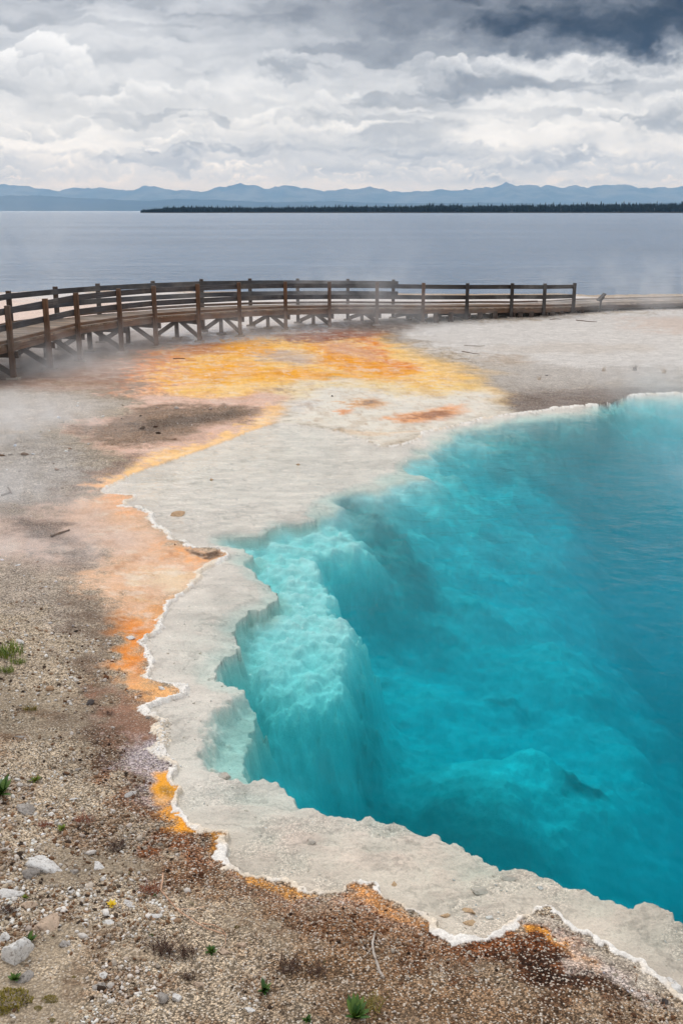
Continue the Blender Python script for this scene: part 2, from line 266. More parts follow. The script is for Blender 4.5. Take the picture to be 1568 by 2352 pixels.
# ------------------------------------------------------------------ ground colour zones  (pixel outline, colour, softness m, edge noise m, gravel, wet, opacity)
ZONES = [
 # broad bases
 ('far plain', [(840,752),(930,745),(1100,742),(1330,725),(1568,714),(2100,700),(2100,880),(1568,870),(1300,872),(1150,862),(1080,838),(960,800),(890,775)], (204,199,194), 1.2, 1.2, .5, .1, 1),
 ('plain streak', [(1100,800),(1300,790),(1500,800),(1480,815),(1250,815),(1120,812)], (196,186,176), .5, 1.2, .6, 0, .6),
 ('plain brown', [(1430,735),(1568,730),(1750,735),(1750,765),(1568,770),(1480,760)], (200,182,170), 1.2, 1.2, .4, .1, .8),
 ('plain lower', [(1090,842),(1200,845),(1400,850),(1600,848),(1600,885),(1300,895),(1130,900),(1085,865)], (176,168,160), 1.2, 1.4, .7, .1, .9),
 ('dark beach', [(1900,880),(1568,882),(1400,893),(1250,898),(1165,900),(1112,926),(1140,938),(1162,958),(1290,942),(1420,926),(1568,908),(1900,915)], (118,103,94), .35, .5, .8, .4, 1),
 ('beach grey', [(1900,865),(1568,868),(1420,880),(1300,888),(1180,890),(1200,905),(1400,900),(1568,890),(1900,890)], (158,148,140), .6, .9, .8, .2, .7),
 ('dry weeds strip', [(1120,822),(1200,822),(1240,835),(1190,845),(1125,840)], (165,140,112), .6, .9, .8, 0, .6),
 ('behind walk', [(-300,672),(400,672),(900,680),(1400,684),(2000,680),(2000,702),(1300,722),(950,742),(700,760),(500,780),(200,800),(-300,830)], (210,204,200), 1.0, 1.0, .25, .2, 1),
 ('behind walk pink', [(-300,690),(100,690),(330,700),(300,745),(100,775),(-300,800)], (222,190,170), 2., 1.5, .2, .3, .8),
 ('beach fringe', [(-300,668),(400,668),(900,676),(1400,681),(2000,677),(2000,681),(1400,685),(900,681),(400,674),(-300,676)], (176,150,125), .6, 1.5, .8, 0, .75),
 ('wet flats', [(380,770),(560,750),(760,740),(840,745),(790,765),(600,785),(450,805),(370,812)], (196,194,198), .6, 1.0, .1, .95, 1),
 ('wet brown', [(800,745),(940,742),(960,752),(915,770),(930,800),(880,792),(830,775),(780,762)], (92,66,48), .9, .9, .4, .7, 1),
 ('mud left', [(-200,870),(20,872),(130,852),(300,815),(390,802),(350,850),(335,900),(300,915),(150,900),(0,905),(-200,915)], (158,126,108), 1.2, 1.0, .35, .5, 1),
 ('mud dark', [(-200,850),(0,868),(120,850),(190,832),(200,842),(120,868),(0,885),(-200,900)], (120,100,92), 1., .9, .4, .4, .9),
 ('under walk left', [(-200,800),(60,790),(250,770),(360,760),(360,800),(270,815),(100,850),(-200,880)], (128,116,112), 1.2, .9, .3, .5, .9),
 ('gray left', [(-250,905),(0,900),(150,905),(270,935),(190,965),(120,1000),(0,1010),(-250,1010)], (186,176,166), .9, .8, .7, .1, 1),
 ('gray left2', [(-250,1005),(120,1000),(190,1030),(230,1080),(200,1120),(110,1165),(-250,1180)], (172,164,156), .8, .6, .9, .1, 1),
 ('brown left2', [(-150,1165),(60,1165),(150,1120),(215,1080),(235,1090),(235,1120),(180,1150),(90,1185),(60,1200),(-150,1210)], (124,106,92), .6, .5, .9, .2, .95),
 ('mauve left', [(-200,1190),(80,1185),(150,1155),(240,1130),(300,1165),(330,1200),(300,1260),(180,1320),(60,1330),(-200,1290)], (190,165,150), .6, .5, .25, .4, 1),
 ('mauve dark', [(60,1195),(120,1200),(190,1195),(160,1225),(210,1250),(120,1255),(60,1235)], (108,92,82), .3, .4, .7, .2, .9),
 ('mauve dark2', [(120,1255),(200,1250),(220,1290),(190,1320),(130,1310)], (140,124,112), .25, .3, .8, .2, .8),
 ('left low gray', [(-200,1290),(100,1320),(170,1345),(250,1400),(200,1500),(60,1440),(-200,1420)], (166,152,138), .6, .5, .9, .05, .9),
 # orange and yellow mats
 ('salmon', [(330,905),(328,860),(345,820),(400,802),(480,795),(560,800),(560,860),(600,905),(660,905),(620,925),(480,922),(380,920)], (228,160,114), .9, .8, .15, .6, 1),
 ('orange core left', [(380,815),(470,800),(520,800),(470,835),(430,850),(370,850),(345,860)], (204,116,54), .9, 1.0, .2, .7, .9),
 ('pale yellow', [(430,800),(560,785),(700,772),(860,770),(930,805),(1010,832),(1085,858),(1100,888),(1155,909),(1090,925),(1000,925),(900,900),(800,882),(720,885),(640,900),(560,918),(430,915),(400,880)], (236,190,108), .9, .9, .12, .6, 1),
 ('deep yellow', [(470,795),(560,780),(640,790),(640,820),(560,828),(600,850),(720,852),(840,862),(870,878),(720,878),(600,872),(520,885),(430,880),(450,850),(490,825)], (230,158,28), .8, 1.0, .15, .6, .95),
 ('yellow streak', [(690,782),(740,790),(800,815),(880,835),(960,850),(920,878),(860,868),(780,850),(720,832)], (226,148,22), .6, .8, .15, .6, .95),
 ('orange streak', [(770,768),(835,765),(862,785),(885,815),(935,840),(960,855),(900,845),(850,820),(840,795)], (218,124,18), .5, .7, .15, .6, .95),
 ('rust band', [(650,768),(760,758),(850,762),(860,778),(800,786),(720,790),(660,790)], (134,66,18), .7, 1.2, .25, .8, 1),
 ('rust pink patch', [(740,790),(800,790),(850,812),(880,830),(820,826),(770,812)], (206,150,116), .5, .6, .3, .4, .9),
 ('mauve patch', [(600,812),(660,808),(700,822),(740,838),(680,845),(620,838)], (184,160,144), .5, .7, .3, .5, .9),
 ('brown run', [(400,800),(480,790),(530,795),(500,815),(440,820)], (176,100,52), .5, .7, .2, .8, .8),
 # overflow apron: cream and white
 ('apron', [(655,905),(700,882),(800,876),(900,890),(1000,908),(1085,895),(1150,911),(1100,924),(1137,937),(1160,956),(1078,972),(975,994),(875,1030),(830,1010),(760,990),(700,980),(600,985),(640,948)], (214,207,193), .5, .45, .08, .6, 1),
 ('apron yellow', [(640,905),(720,884),(860,880),(960,893),(1080,880),(1100,895),(1000,912),(900,902),(760,890),(700,905),(660,925)], (228,196,126), .5, .5, .05, .6, .65),
 ('apron gray', [(630,930),(700,922),(740,930),(700,945),(640,950)], (200,194,188), .25, .3, .1, .6, .8),
 ('ring', [(795,925),(850,918),(890,928),(860,940),(810,938)], (210,160,112), .22, .25, .3, .4, .95),
 ('ring core', [(825,925),(860,922),(868,930),(835,932)], (140,118,105), .15, .2, .4, .4, .9),
 ('blob', [(890,962),(930,950),(1000,938),(1050,932),(1068,945),(1050,958),(980,965),(920,970)], (228,162,110), .25, .35, .25, .5, .95),
 ('blob core', [(930,962),(990,948),(1030,946),(1035,956),(980,963)], (150,100,70), .2, .3, .4, .4, .85),
 ('bit', [(775,945),(800,942),(808,950),(785,954)], (226,150,90), .12, .25, .2, .4, .9),
 ('bit2', [(760,985),(850,992),(960,988),(960,994),(850,999),(770,993)], (216,180,138), .1, .4, .2, .4, .5),
 # left border of the white shelf
 ('pink border', [(330,912),(480,920),(600,908),(650,915),(640,945),(606,982),(526,1012),(450,1040),(375,1066),(320,1086),(275,1106),(245,1122),(222,1112),(240,1080),(290,1050),(240,1030),(150,990),(190,968),(300,955)], (214,176,156), .3, .35, .3, .4, 1),
 ('orange border', [(640,930),(655,940),(606,984),(526,1014),(450,1042),(375,1068),(320,1088),(246,1122),(235,1110),(300,1070),(380,1035),(450,1020),(520,995),(590,960)], (243,196,130), .25, .25, .12, .5, .95),
 ('debris', [(170,985),(290,955),(400,935),(540,928),(605,945),(560,965),(470,985),(430,1005),(330,1028),(220,1012)], (132,106,84), .3, .6, .85, .2, .92),
 ('debris dark', [(300,975),(430,955),(540,940),(570,950),(470,975),(400,990),(330,1000)], (86,68,56), .25, .6, .9, .2, .8),
 ('debris dark2', [(220,1085),(250,1060),(330,1040),(330,1052),(280,1075),(240,1095)], (120,98,84), .2, .35, .9, .2, .8),
 ('peach', [(240,1134),(310,1136),(290,1166),(328,1170),(352,1183),(346,1196),(388,1220),(398,1243),(452,1258),(500,1260),(525,1275),(480,1302),(450,1336),(425,1361),(400,1386),(380,1422),(370,1452),(345,1468),(300,1450),(262,1410),(230,1380),(170,1345),(200,1330),(290,1300),(250,1250),(225,1200),(180,1170)], (220,178,144), .25, .35, .12, .55, 1),
 ('peach top', [(225,1105),(310,1137),(290,1166),(330,1172),(300,1185),(250,1160)], (232,172,124), .2, .2, .2, .4, .85),
 ('peach orange', [(380,1250),(430,1255),(460,1275),(500,1265),(520,1278),(480,1300),(440,1300),(400,1280)], (236,166,104), .2, .3, .15, .4, .85),
 ('mauve inlet', [(150,1160),(240,1165),(330,1215),(350,1250),(300,1275),(200,1250)], (206,178,160), .35, .4, .2, .4, .8),
 ('tan inlet', [(330,1320),(420,1310),(450,1325),(420,1360),(390,1385),(330,1370)], (222,196,160), .25, .3, .1, .6, .8),
 ('hollow', [(440,1262),(470,1270),(500,1262),(512,1272),(490,1286),(465,1280)], (82,58,38), .06, .1, .6, .3, .95),
 ('orange low', [(262,1440),(300,1400),(385,1375),(395,1388),(376,1430),(345,1468),(330,1485),(346,1505),(345,1556),(358,1570),(425,1578),(428,1592),(350,1622),(345,1640),(320,1625),(280,1590),(245,1550),(268,1490)], (222,160,102), .15, .25, .2, .45, 1),
 ('orange hot', [(275,1440),(330,1420),(360,1430),(335,1465),(320,1485),(338,1505),(336,1555),(300,1545),(275,1510),(285,1480)], (232,140,52), .15, .25, .15, .5, .9),
 ('orange spit', [(340,1560),(420,1580),(422,1592),(380,1600),(345,1612),(320,1590)], (232,176,116), .12, .15, .15, .5, .9),
 ('brown band', [(140,1375),(200,1375),(262,1412),(272,1440),(262,1485),(240,1545),(262,1610),(335,1660),(368,1690),(375,1735),(330,1775),(290,1745),(235,1680),(190,1590),(168,1500),(190,1430)], (104,84,68), .3, .35, .35, .2, 1),
 ('mauve brown', [(240,1560),(280,1592),(330,1632),(350,1645),(372,1680),(370,1735),(320,1720),(270,1660),(235,1600)], (142,106,86), .2, .2, .3, .2, .95),
 ('dark band low', [(250,1690),(330,1740),(390,1790),(400,1850),(440,1910),(400,1930),(340,1860),(280,1790)], (100,76,58), .25, .25, 1, .1, .95),
 ('violet crust', [(318,1740),(345,1700),(385,1710),(395,1750),(400,1790),(360,1810),(365,1830),(395,1840),(390,1850),(340,1840),(312,1790)], (184,172,174), .15, .15, .8, .1, .95),
 ('gold pocket', [(362,1786),(395,1782),(405,1800),(413,1832),(390,1836),(366,1826),(358,1806)], (240,164,40), .07, .07, .1, .5, 1),
 ('gold core', [(372,1806),(395,1802),(406,1822),(390,1832),(374,1824)], (176,130,56), .04, .05, .3, .5, .9),
 ('gold pocket2', [(385,1862),(410,1858),(422,1878),(424,1898),(440,1906),(410,1912),(388,1900),(395,1880)], (238,160,44), .06, .07, .15, .5, 1),
 ('gold pocket3', [(482,1918),(512,1924),(518,1946),(512,1966),(498,1950)], (240,166,40), .05, .05, .15, .5, 1),
 ('rust ground', [(310,1790),(360,1850),(400,1910),(440,1915),(500,1965),(520,2000),(560,2018),(640,2040),(720,2066),(800,2050),(860,2056),(960,2112),(1060,2166),(1100,2180),(1000,2200),(860,2150),(700,2110),(560,2080),(440,2010),(370,1930)], (132,84,48), .3, .35, 1, .1, .95),
 ('rust near', [(390,1910),(450,1912),(510,1970),(530,2005),(470,2010),(400,1960)], (118,68,36), .25, .3, 1, .1, .9),
 ('white salts', [(500,1960),(545,2005),(640,2035),(720,2062),(790,2045),(850,2040),(960,2108),(1060,2165),(1000,2160),(880,2105),(800,2085),(700,2090),(600,2065),(520,2025)], (170,134,112), .12, .2, .9, .1, .8),
 ('gold line', [(540,2000),(580,2014),(620,2026),(680,2040),(720,2055),(700,2062),(640,2046),(580,2030),(545,2012)], (224,152,50), .05, .1, .4, .4, .85),
 ('gold line2', [(800,2036),(850,2034),(870,2058),(930,2092),(1000,2122),(1000,2130),(930,2106),(860,2070),(810,2050)], (222,150,76), .07, .12, .6, .3, .8),
 ('brown ground', [(520,2060),(800,2100),(1000,2170),(1140,2180),(1568,2320),(1600,2420),(700,2500),(620,2300),(560,2150)], (128,100,74), .6, .6, 1, .05, .92),
 ('inner wet bank', [(1150,2126),(1205,2101),(1250,2095),(1285,2107),(1320,2136),(1364,2167),(1420,2192),(1476,2209),(1498,2232),(1530,2262),(1500,2280),(1420,2245),(1350,2205),(1300,2165),(1240,2140)], (190,178,162), .08, .1, .6, .5, 1),
 ('dark rust', [(1040,2165),(1110,2155),(1160,2126),(1210,2138),(1260,2150),(1310,2172),(1350,2205),(1400,2235),(1440,2270),(1400,2310),(1280,2290),(1150,2250),(1060,2210)], (96,56,30), .2, .3, 1, .1, 1),
 ('dark rust2', [(1180,2180),(1280,2200),(1380,2240),(1410,2290),(1300,2280),(1200,2240)], (50,32,22), .25, .35, 1, .1, .85),
 ('rust edge', [(1100,2158),(1160,2128),(1240,2146),(1310,2170),(1300,2185),(1220,2168),(1150,2150),(1120,2172)], (176,98,40), .1, .2, .9, .2, .7),
 ('gold line3', [(1160,2124),(1200,2130),(1250,2142),(1310,2166),(1352,2200),(1390,2230),(1380,2236),(1340,2210),(1290,2172),(1230,2154),(1180,2146)], (228,156,52), .04, .1, .5, .4, .8),
 ('salt edge3', [(1290,2150),(1350,2195),(1420,2240),(1480,2275),(1540,2300),(1530,2310),(1460,2285),(1390,2245),(1330,2205)], (206,192,184), .06, .12, .8, .2, .8),
]
BASE = (170,153,131)
# floor patches under water, colour darkened to paint the light lost in deep water
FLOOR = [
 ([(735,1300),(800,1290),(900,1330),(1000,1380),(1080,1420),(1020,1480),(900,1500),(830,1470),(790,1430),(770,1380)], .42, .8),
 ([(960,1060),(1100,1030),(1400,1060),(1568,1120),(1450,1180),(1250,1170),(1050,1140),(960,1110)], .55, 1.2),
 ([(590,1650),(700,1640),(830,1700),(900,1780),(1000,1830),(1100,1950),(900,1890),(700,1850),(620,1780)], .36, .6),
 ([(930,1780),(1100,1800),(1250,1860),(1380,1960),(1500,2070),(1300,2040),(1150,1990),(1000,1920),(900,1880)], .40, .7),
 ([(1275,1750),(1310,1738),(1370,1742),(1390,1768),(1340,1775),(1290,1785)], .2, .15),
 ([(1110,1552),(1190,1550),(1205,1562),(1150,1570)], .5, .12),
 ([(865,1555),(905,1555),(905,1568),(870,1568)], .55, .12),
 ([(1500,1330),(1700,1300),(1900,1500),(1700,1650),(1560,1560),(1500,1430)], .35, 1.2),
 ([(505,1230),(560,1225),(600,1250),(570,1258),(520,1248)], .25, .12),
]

ZPOLY = None
def surface(X, Y, T):
    global ZPOLY
    if ZPOLY is None:
        ZPOLY = []
        for z_ in ZONES:
            a_ = np.array(z_[1], float); ZPOLY.append(put(a_[:, 0], a_[:, 1])[:, :2] if a_[:, 1].max() > 1500 else unproj(a_[:, 0], a_[:, 1], .02))
    s, t = T['s'], T['t']
    col = np.tile(lin(BASE), (len(X), 1)); grav = np.ones(len(X)); wet = np.zeros(len(X))
    n1 = fbm(X*.9, Y*.9, 4, 101)
    col *= (.62+.76*n1)[:, None]
    fg = sstep(11, 8, Y)*sstep(0, .3, -s)
    rp = (sstep(.52, .70, fbm(X*2.1+5, Y*2.6, 5, 103, .6))*.6*fg)[:, None]
    col = col*(1-rp)+lin((112,78,50))*rp
    dirt = (sstep(.56, .70, fbm(X*1.7, Y*2.1+3, 4, 105))*fg)
    grav = grav*(1-.55*dirt); col = col*(1-.25*dirt[:, None])
    wA = fbm(X*1.1, Y*1.1, 5, 110)-.5; wB = fbm(X*1.1, Y*1.1, 5, 111)-.5
    wC = fbm(X*5, Y*5, 4, 112, .6)-.5; wD = fbm(X*5, Y*5, 4, 113, .6)-.5
    wE = fbm(X*.35, Y*1.3, 4, 114)-.5
    for (nm, pts, c, soft, edge, g, we, op), P in zip(ZONES, ZPOLY):
        k = edge*1.5
        d = (.045 if nm.startswith('gold pocket') else 0.)+sdf(P, X + k*(wA if edge > .3 else wC)+.7*k*wC, Y + k*(wB if edge > .3 else wD)+.7*k*wD, 3+edge)
        m = sstep(-soft, soft, d + soft*.9*wC*2 + soft*wE*.8)*op
        cc = lin(c)*(1+.30*(fbm(X*3, Y*6, 4, 120+len(nm))-.5))[:, None]
        col = col*(1-m[:, None]) + cc*m[:, None]; grav = grav*(1-m)+g*m; wet = wet*(1-m)+we*m
    # the mats are mottled: torn, dark flecked, salted
    mat_ = np.clip(wet*1.6, 0, 1)*(1-np.clip(grav*1.2, 0, 1))*sstep(.02, .2, -s)
    mo = fbm(X*4.2+.5*Y, Y*1.9, 5, 150, .62); mo2 = fbm(X*11+Y*2, Y*7, 4, 155, .6)
    dk = sstep(.50, .72, mo)*.42+sstep(.60, .74, mo2)*.42; lt = sstep(.56, .72, fbm(X*3.5+Y*.6, Y*4.5, 5, 158, .65))*.6
    dk = (np.clip(dk, 0, .8)*mat_)[:, None]; lt = (lt*mat_)[:, None]
    col = col*(1-dk) + col*np.array([.62, .46, .34])*dk
    col = col*(1-lt) + lin((228,214,196))*lt
    # shelf
    sh = sstep(-.012, .012, s)
    shelf = lin((228,219,211))*(1+.34*(fbm(X*4, Y*7, 5, 130)-.5))[:, None]
    warm = sstep(7.6, 6.2, Y)[:, None]*.8
    shelf = shelf*np.array([.96, .93, .90]); shelf = shelf*(1-warm) + shelf*np.array([.96, .89, .83])*warm
    rg1 = 1-np.abs(2*fbm(X*2.2+wC*.8, Y*3.0+wD*.8, 3, 170)-1); rg2 = 1-np.abs(2*fbm(X*5.5, Y*8.5, 3, 172)-1)
    shelf = shelf*(1-.20*sstep(.93, .99, rg1)-.08*sstep(.92, .99, rg2))[:, None]
    shelf = shelf*(1-.12*sstep(.5, .66, fbm(X*.9, Y*1.2, 4, 174)))[:, None]
    # foreshore of shelf near open side goes cream
    col = col*(1-sh[:, None]) + shelf*sh[:, None]; grav = grav*(1-sh)+(.04+.30*sstep(9, 6, Y)*sstep(.48, .62, fbm(X*2.2, Y*2.2, 3, 310)))*sh; wet = wet*(1-sh)
    # deep floor
    dm = sstep(0, .25, t)
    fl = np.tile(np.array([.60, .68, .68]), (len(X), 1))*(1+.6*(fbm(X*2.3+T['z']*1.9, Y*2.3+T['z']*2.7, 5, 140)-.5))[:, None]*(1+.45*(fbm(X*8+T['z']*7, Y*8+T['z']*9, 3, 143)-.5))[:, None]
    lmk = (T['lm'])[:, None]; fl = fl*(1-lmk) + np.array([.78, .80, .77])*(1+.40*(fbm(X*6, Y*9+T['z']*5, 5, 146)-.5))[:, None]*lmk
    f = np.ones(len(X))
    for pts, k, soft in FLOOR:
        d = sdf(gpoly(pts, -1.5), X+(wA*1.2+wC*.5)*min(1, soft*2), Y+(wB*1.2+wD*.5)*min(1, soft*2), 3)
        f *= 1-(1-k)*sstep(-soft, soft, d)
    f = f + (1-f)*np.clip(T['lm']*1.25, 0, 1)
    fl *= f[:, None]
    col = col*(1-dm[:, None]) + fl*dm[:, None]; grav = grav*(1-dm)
    # crust
    cm = sstep(.18, .62, T['crust']+(fbm(X*28, Y*28, 3, 160)-.5)*.9*(T['crust'] > 0))*np.clip(.62+.8*T['knob'], 0, 1)
    cm = np.clip(cm*1.5, 0, 1)
    stain = sstep(.52, .68, fbm(X*3.3, Y*3.3, 4, 161))[:, None]*.5
    cc = (lin((236,231,224))*(1-stain)+lin((222,196,158))*stain)*(.86+.26*T['knob'])[:, None]
    col = col*(1-cm[:, None]) + cc*cm[:, None]; grav = grav*(1-cm)+.15*cm; wet = wet*(1-cm)+.1*cm
    return col, grav, wet, sh
# ------------------------------------------------------------------ ground mesh: polar grid, denser towards the viewer
def build_ground():
    ys = np.linspace(2480, 666, 980)
    dep = PITCH + np.arctan((ys-CY)/F)
    r = CAMH/np.tan(dep)
    r = np.concatenate([[.4, 1.2, 2.0, 2.8, r[0]-.3], r, r[-1]+np.array([2., 5, 9, 14, 22, 35, 60])])
    a = np.concatenate([np.radians(np.linspace(-180, -24, 60, endpoint=False)), np.radians(np.linspace(-24, 24, 800)), np.radians(np.linspace(24, 180, 61)[1:-1])])
    A, Rr = np.meshgrid(a, r)
    X = (np.sin(A)*Rr).ravel(); Y = (np.cos(A)*Rr).ravel()
    T = terrain(X, Y)
    nr, na = len(r), len(a)
    i = np.arange(nr-1)[:, None]*na; j = np.arange(na)[None, :]; j2 = (j+1) % na
    faces = np.stack([i+j, i+j2, i+na+j2, i+na+j], -1).reshape(-1, 4)[:, ::-1]
    verts = np.stack([X, Y, T['z']], -1)
    col, grav, wet, sh = surface(X, Y, T)
    o = mesh_obj('ground', verts, faces, None, smooth=True)
    fattr(o, 'tone', np.clip(col, .004, .9)); fattr(o, 'gravelly', grav); fattr(o, 'wet', wet); fattr(o, 'under', sh)
    tag(o, kind='structure')
    m, n = mat('sinter_ground'); o.data.materials.append(m)
    P = n.geo('Position')
    c = n.attr('tone'); g = n.attr('gravelly', 2); w = n.attr('wet', 2); un = n.attr('under', 2)
    def vor(scale):
        v = n.n('ShaderNodeTexVoronoi', inp={'Vector': P, 'Scale': scale}); return v.outputs[0], n.sep(v.outputs[1])
    d1, c1 = vor(80.); d2, c2 = vor(170.); d3, c3 = vor(24.)
    k1 = n.m('POWER', c1[0], 1.6); k1 = n.rng(k1, 0, 1, .38, 2.1)
    k2 = n.rng(c2[0], 0, 1, .6, 1.4)
    k3 = n.rng(c3[1], 0, 1, .85, 1.15)
    gap = n.rng(d1, .25, .75, n.rng(n.noise(P, 4., 4, .6), .4, .6, 1.03, 1.2), n.rng(n.noise(P, 4., 4, .6), .4, .6, .85, .42))
    sp_ = n.m('MULTIPLY', n.m('MULTIPLY', k1, k2), n.m('MULTIPLY', k3, gap))
    sp_ = n.m('MINIMUM', sp_, 2.3)
    nz = n.noise(P, 3.0, 6, .65); nz2 = n.noise(P, 60., 4, .6)
    sp_ = n.m('MULTIPLY', sp_, n.rng(nz, .3, .7, .82, 1.2))
    fac = n.m('ADD', n.m('MULTIPLY', g, n.m('SUBTRACT', sp_, 1)), 1)
    fine = n.rng(nz2, .3, .7, .88, 1.1)
    fac = n.m('MULTIPLY', fac, fine)
    colr = n.mix(1.0, c, n.xyz(fac, fac, fac), 'MULTIPLY')
    # pale chips among the brown ones
    chip = n.m('MULTIPLY', n.m('MULTIPLY', n.rng(c1[1], .78, .84), n.rng(d1, .5, .75, 1, 0)), n.m('MULTIPLY', g, .85))
    colr = n.mix(chip, colr, n.mix(c1[2], L(228,220,208), L(188,168,146)))
    h = n.m('ADD', n.m('MULTIPLY', n.m('SUBTRACT', .6, d1), n.m('MULTIPLY', g, .012)), n.m('MULTIPLY', nz2, n.m('ADD', .004, n.m('MULTIPLY', un, .010))))
    bp = n.bump(h, .9, 1.0)
    puddle = n.rng(n.noise(P, 1.6, 5, .6), .40, .58)
    wr = n.m('MULTIPLY', w, puddle)
    n.out(n.bsdf(colr, n.rng(wr, 0, 1, .92, .12), bp, n.rng(wr, 0, 1, .15, .5)))
    return o
ground = build_ground()

# ------------------------------------------------------------------ hot pool water
def build_pool():
    c = rim_g.mean(0)
    g = []
    for p, w in zip(rim_g, rim_w):
        g.append(p)
    g = np.array(g); n0 = len(g)
    # grow outwards a little so that the sheet's edge is buried in the bank
    area = np.sum(g[:, 0]*np.roll(g[:, 1], -1)-np.roll(g[:, 0], -1)*g[:, 1])
    tang = np.roll(g, -1, 0)-np.roll(g, 1, 0); nrm = np.stack([tang[:, 1], -tang[:, 0]], 1)*np.sign(area)
    nrm /= np.linalg.norm(nrm, axis=1)[:, None]+1e-9
    g = g + nrm*.10
    top = [(x, y, 0.004) for x, y in g]; bot = [(x, y, -6.0) for x, y in g]
    faces = [list(range(n0)), list(range(2*n0-1, n0-1, -1))]
    if area < 0: faces = [f[::-1] for f in faces]
    for i in range(n0):
        j = (i+1) % n0
        q = [i, n0+i, n0+j, j]
        faces.append(q if area > 0 else q[::-1])
    m, n = mat('hot_spring_water')
    P = n.geo('Position')
    x, y, z = n.sep(P)
    q = n.xyz(n.m('MULTIPLY', x, .75), y, 0)
    h1 = n.noise(q, 9., 3, .55, .6); h2 = n.noise(q, 3.6, 3, .5, .4); h3 = n.noise(q, 26., 2, .5)
    amp = n.rng(y, 7, 17, .4, 2.4)
    patch = n.rng(n.noise(P, .35, 3, .6), .35, .65, .35, 1.15)
    amp = n.m('MULTIPLY', amp, patch)
    h = n.m('ADD', n.m('ADD', n.m('MULTIPLY', h1, .022), n.m('MULTIPLY', h2, .06)), n.m('MULTIPLY', h3, .005))
    bp = n.bump(n.m('MULTIPLY', h, amp), 1.0, 1.0)
    fr = n.n('ShaderNodeFresnel', inp={'IOR': 1.33, 'Normal': bp}).outputs[0]
    gl = n.n('ShaderNodeBsdfGlossy', inp={'Color': (1, 1, 1), 'Roughness': .04, 'Normal': bp}).outputs[0]
    tr = n.n('ShaderNodeBsdfTransparent').outputs[0]
    mx = n.n('ShaderNodeMixShader'); cosv = n.vm('DOT_PRODUCT', n.geo('Normal'), n.geo('Incoming'), out=1); n.set(mx.inputs[0], n.m('MULTIPLY', fr, n.rng(cosv, .14, .5, .62, .12, True))); n.set(mx.inputs[1], tr); n.set(mx.inputs[2], gl)
    ab = n.n('ShaderNodeVolumeAbsorption', inp={'Color': (0.0, .900, .937), 'Density': 1.05}).outputs[0]
    sct = n.n('ShaderNodeVolumeScatter', inp={'Color': (.02, .88, 1.0), 'Density': .10, 'Anisotropy': .3}).outputs[0]
    addv = n.n('ShaderNodeAddShader'); n.set(addv.inputs[0], ab); n.set(addv.inputs[1], sct)
    n.out(mx.outputs[0], addv.outputs[0])
    o = mesh_obj('pool_water', top+bot, faces, m)
    tag(o, kind='structure'); return o
pool = build_pool()

# ------------------------------------------------------------------ lake, far shore, mountains
LAKE_Z = -.6
def build_lake():
    r = np.array([44, 60, 90, 150, 300, 700, 2000, 6000, 20000, 60000.]); a = np.radians(np.linspace(-80, 80, 81))
    A, R = np.meshgrid(a, r); v = np.stack([np.sin(A)*R, np.cos(A)*R, np.full(A.shape, LAKE_Z)], -1).reshape(-1, 3)
    na = len(a); i = np.arange(len(r)-1)[:, None]*na; j = np.arange(na-1)[None]
    f = np.stack([i+j, i+j+1, i+na+j+1, i+na+j], -1).reshape(-1, 4)[:, ::-1]
    m, n = mat('lake_water'); P = n.geo('Position'); x, y, z = n.sep(P)
    q = n.xyz(n.m('MULTIPLY', x, .45), y, 0)
    w1 = n.noise(q, 1.5, 5, .62, .3); w2 = n.noise(q, .12, 3, .55)
    gust = n.rng(n.noise(n.xyz(n.m('MULTIPLY', x, .3), y, 0), .02, 4, .55), .35, .65, .7, 1.2)
    w3 = n.noise(q, .42, 4, .6, .2)
    h = n.m('MULTIPLY', n.m('ADD', n.m('ADD', n.m('MULTIPLY', w1, 1.3), n.m('MULTIPLY', w3, 2.4)), n.m('MULTIPLY', w2, 1.6)), gust)
    bp = n.bump(h, 1.0, 1.0)
    n.out(n.bsdf(L(112,138,166), .22, bp, .5, IOR=1.33))
    return tag(mesh_obj('lake', v, f, m), kind='structure')
build_lake()

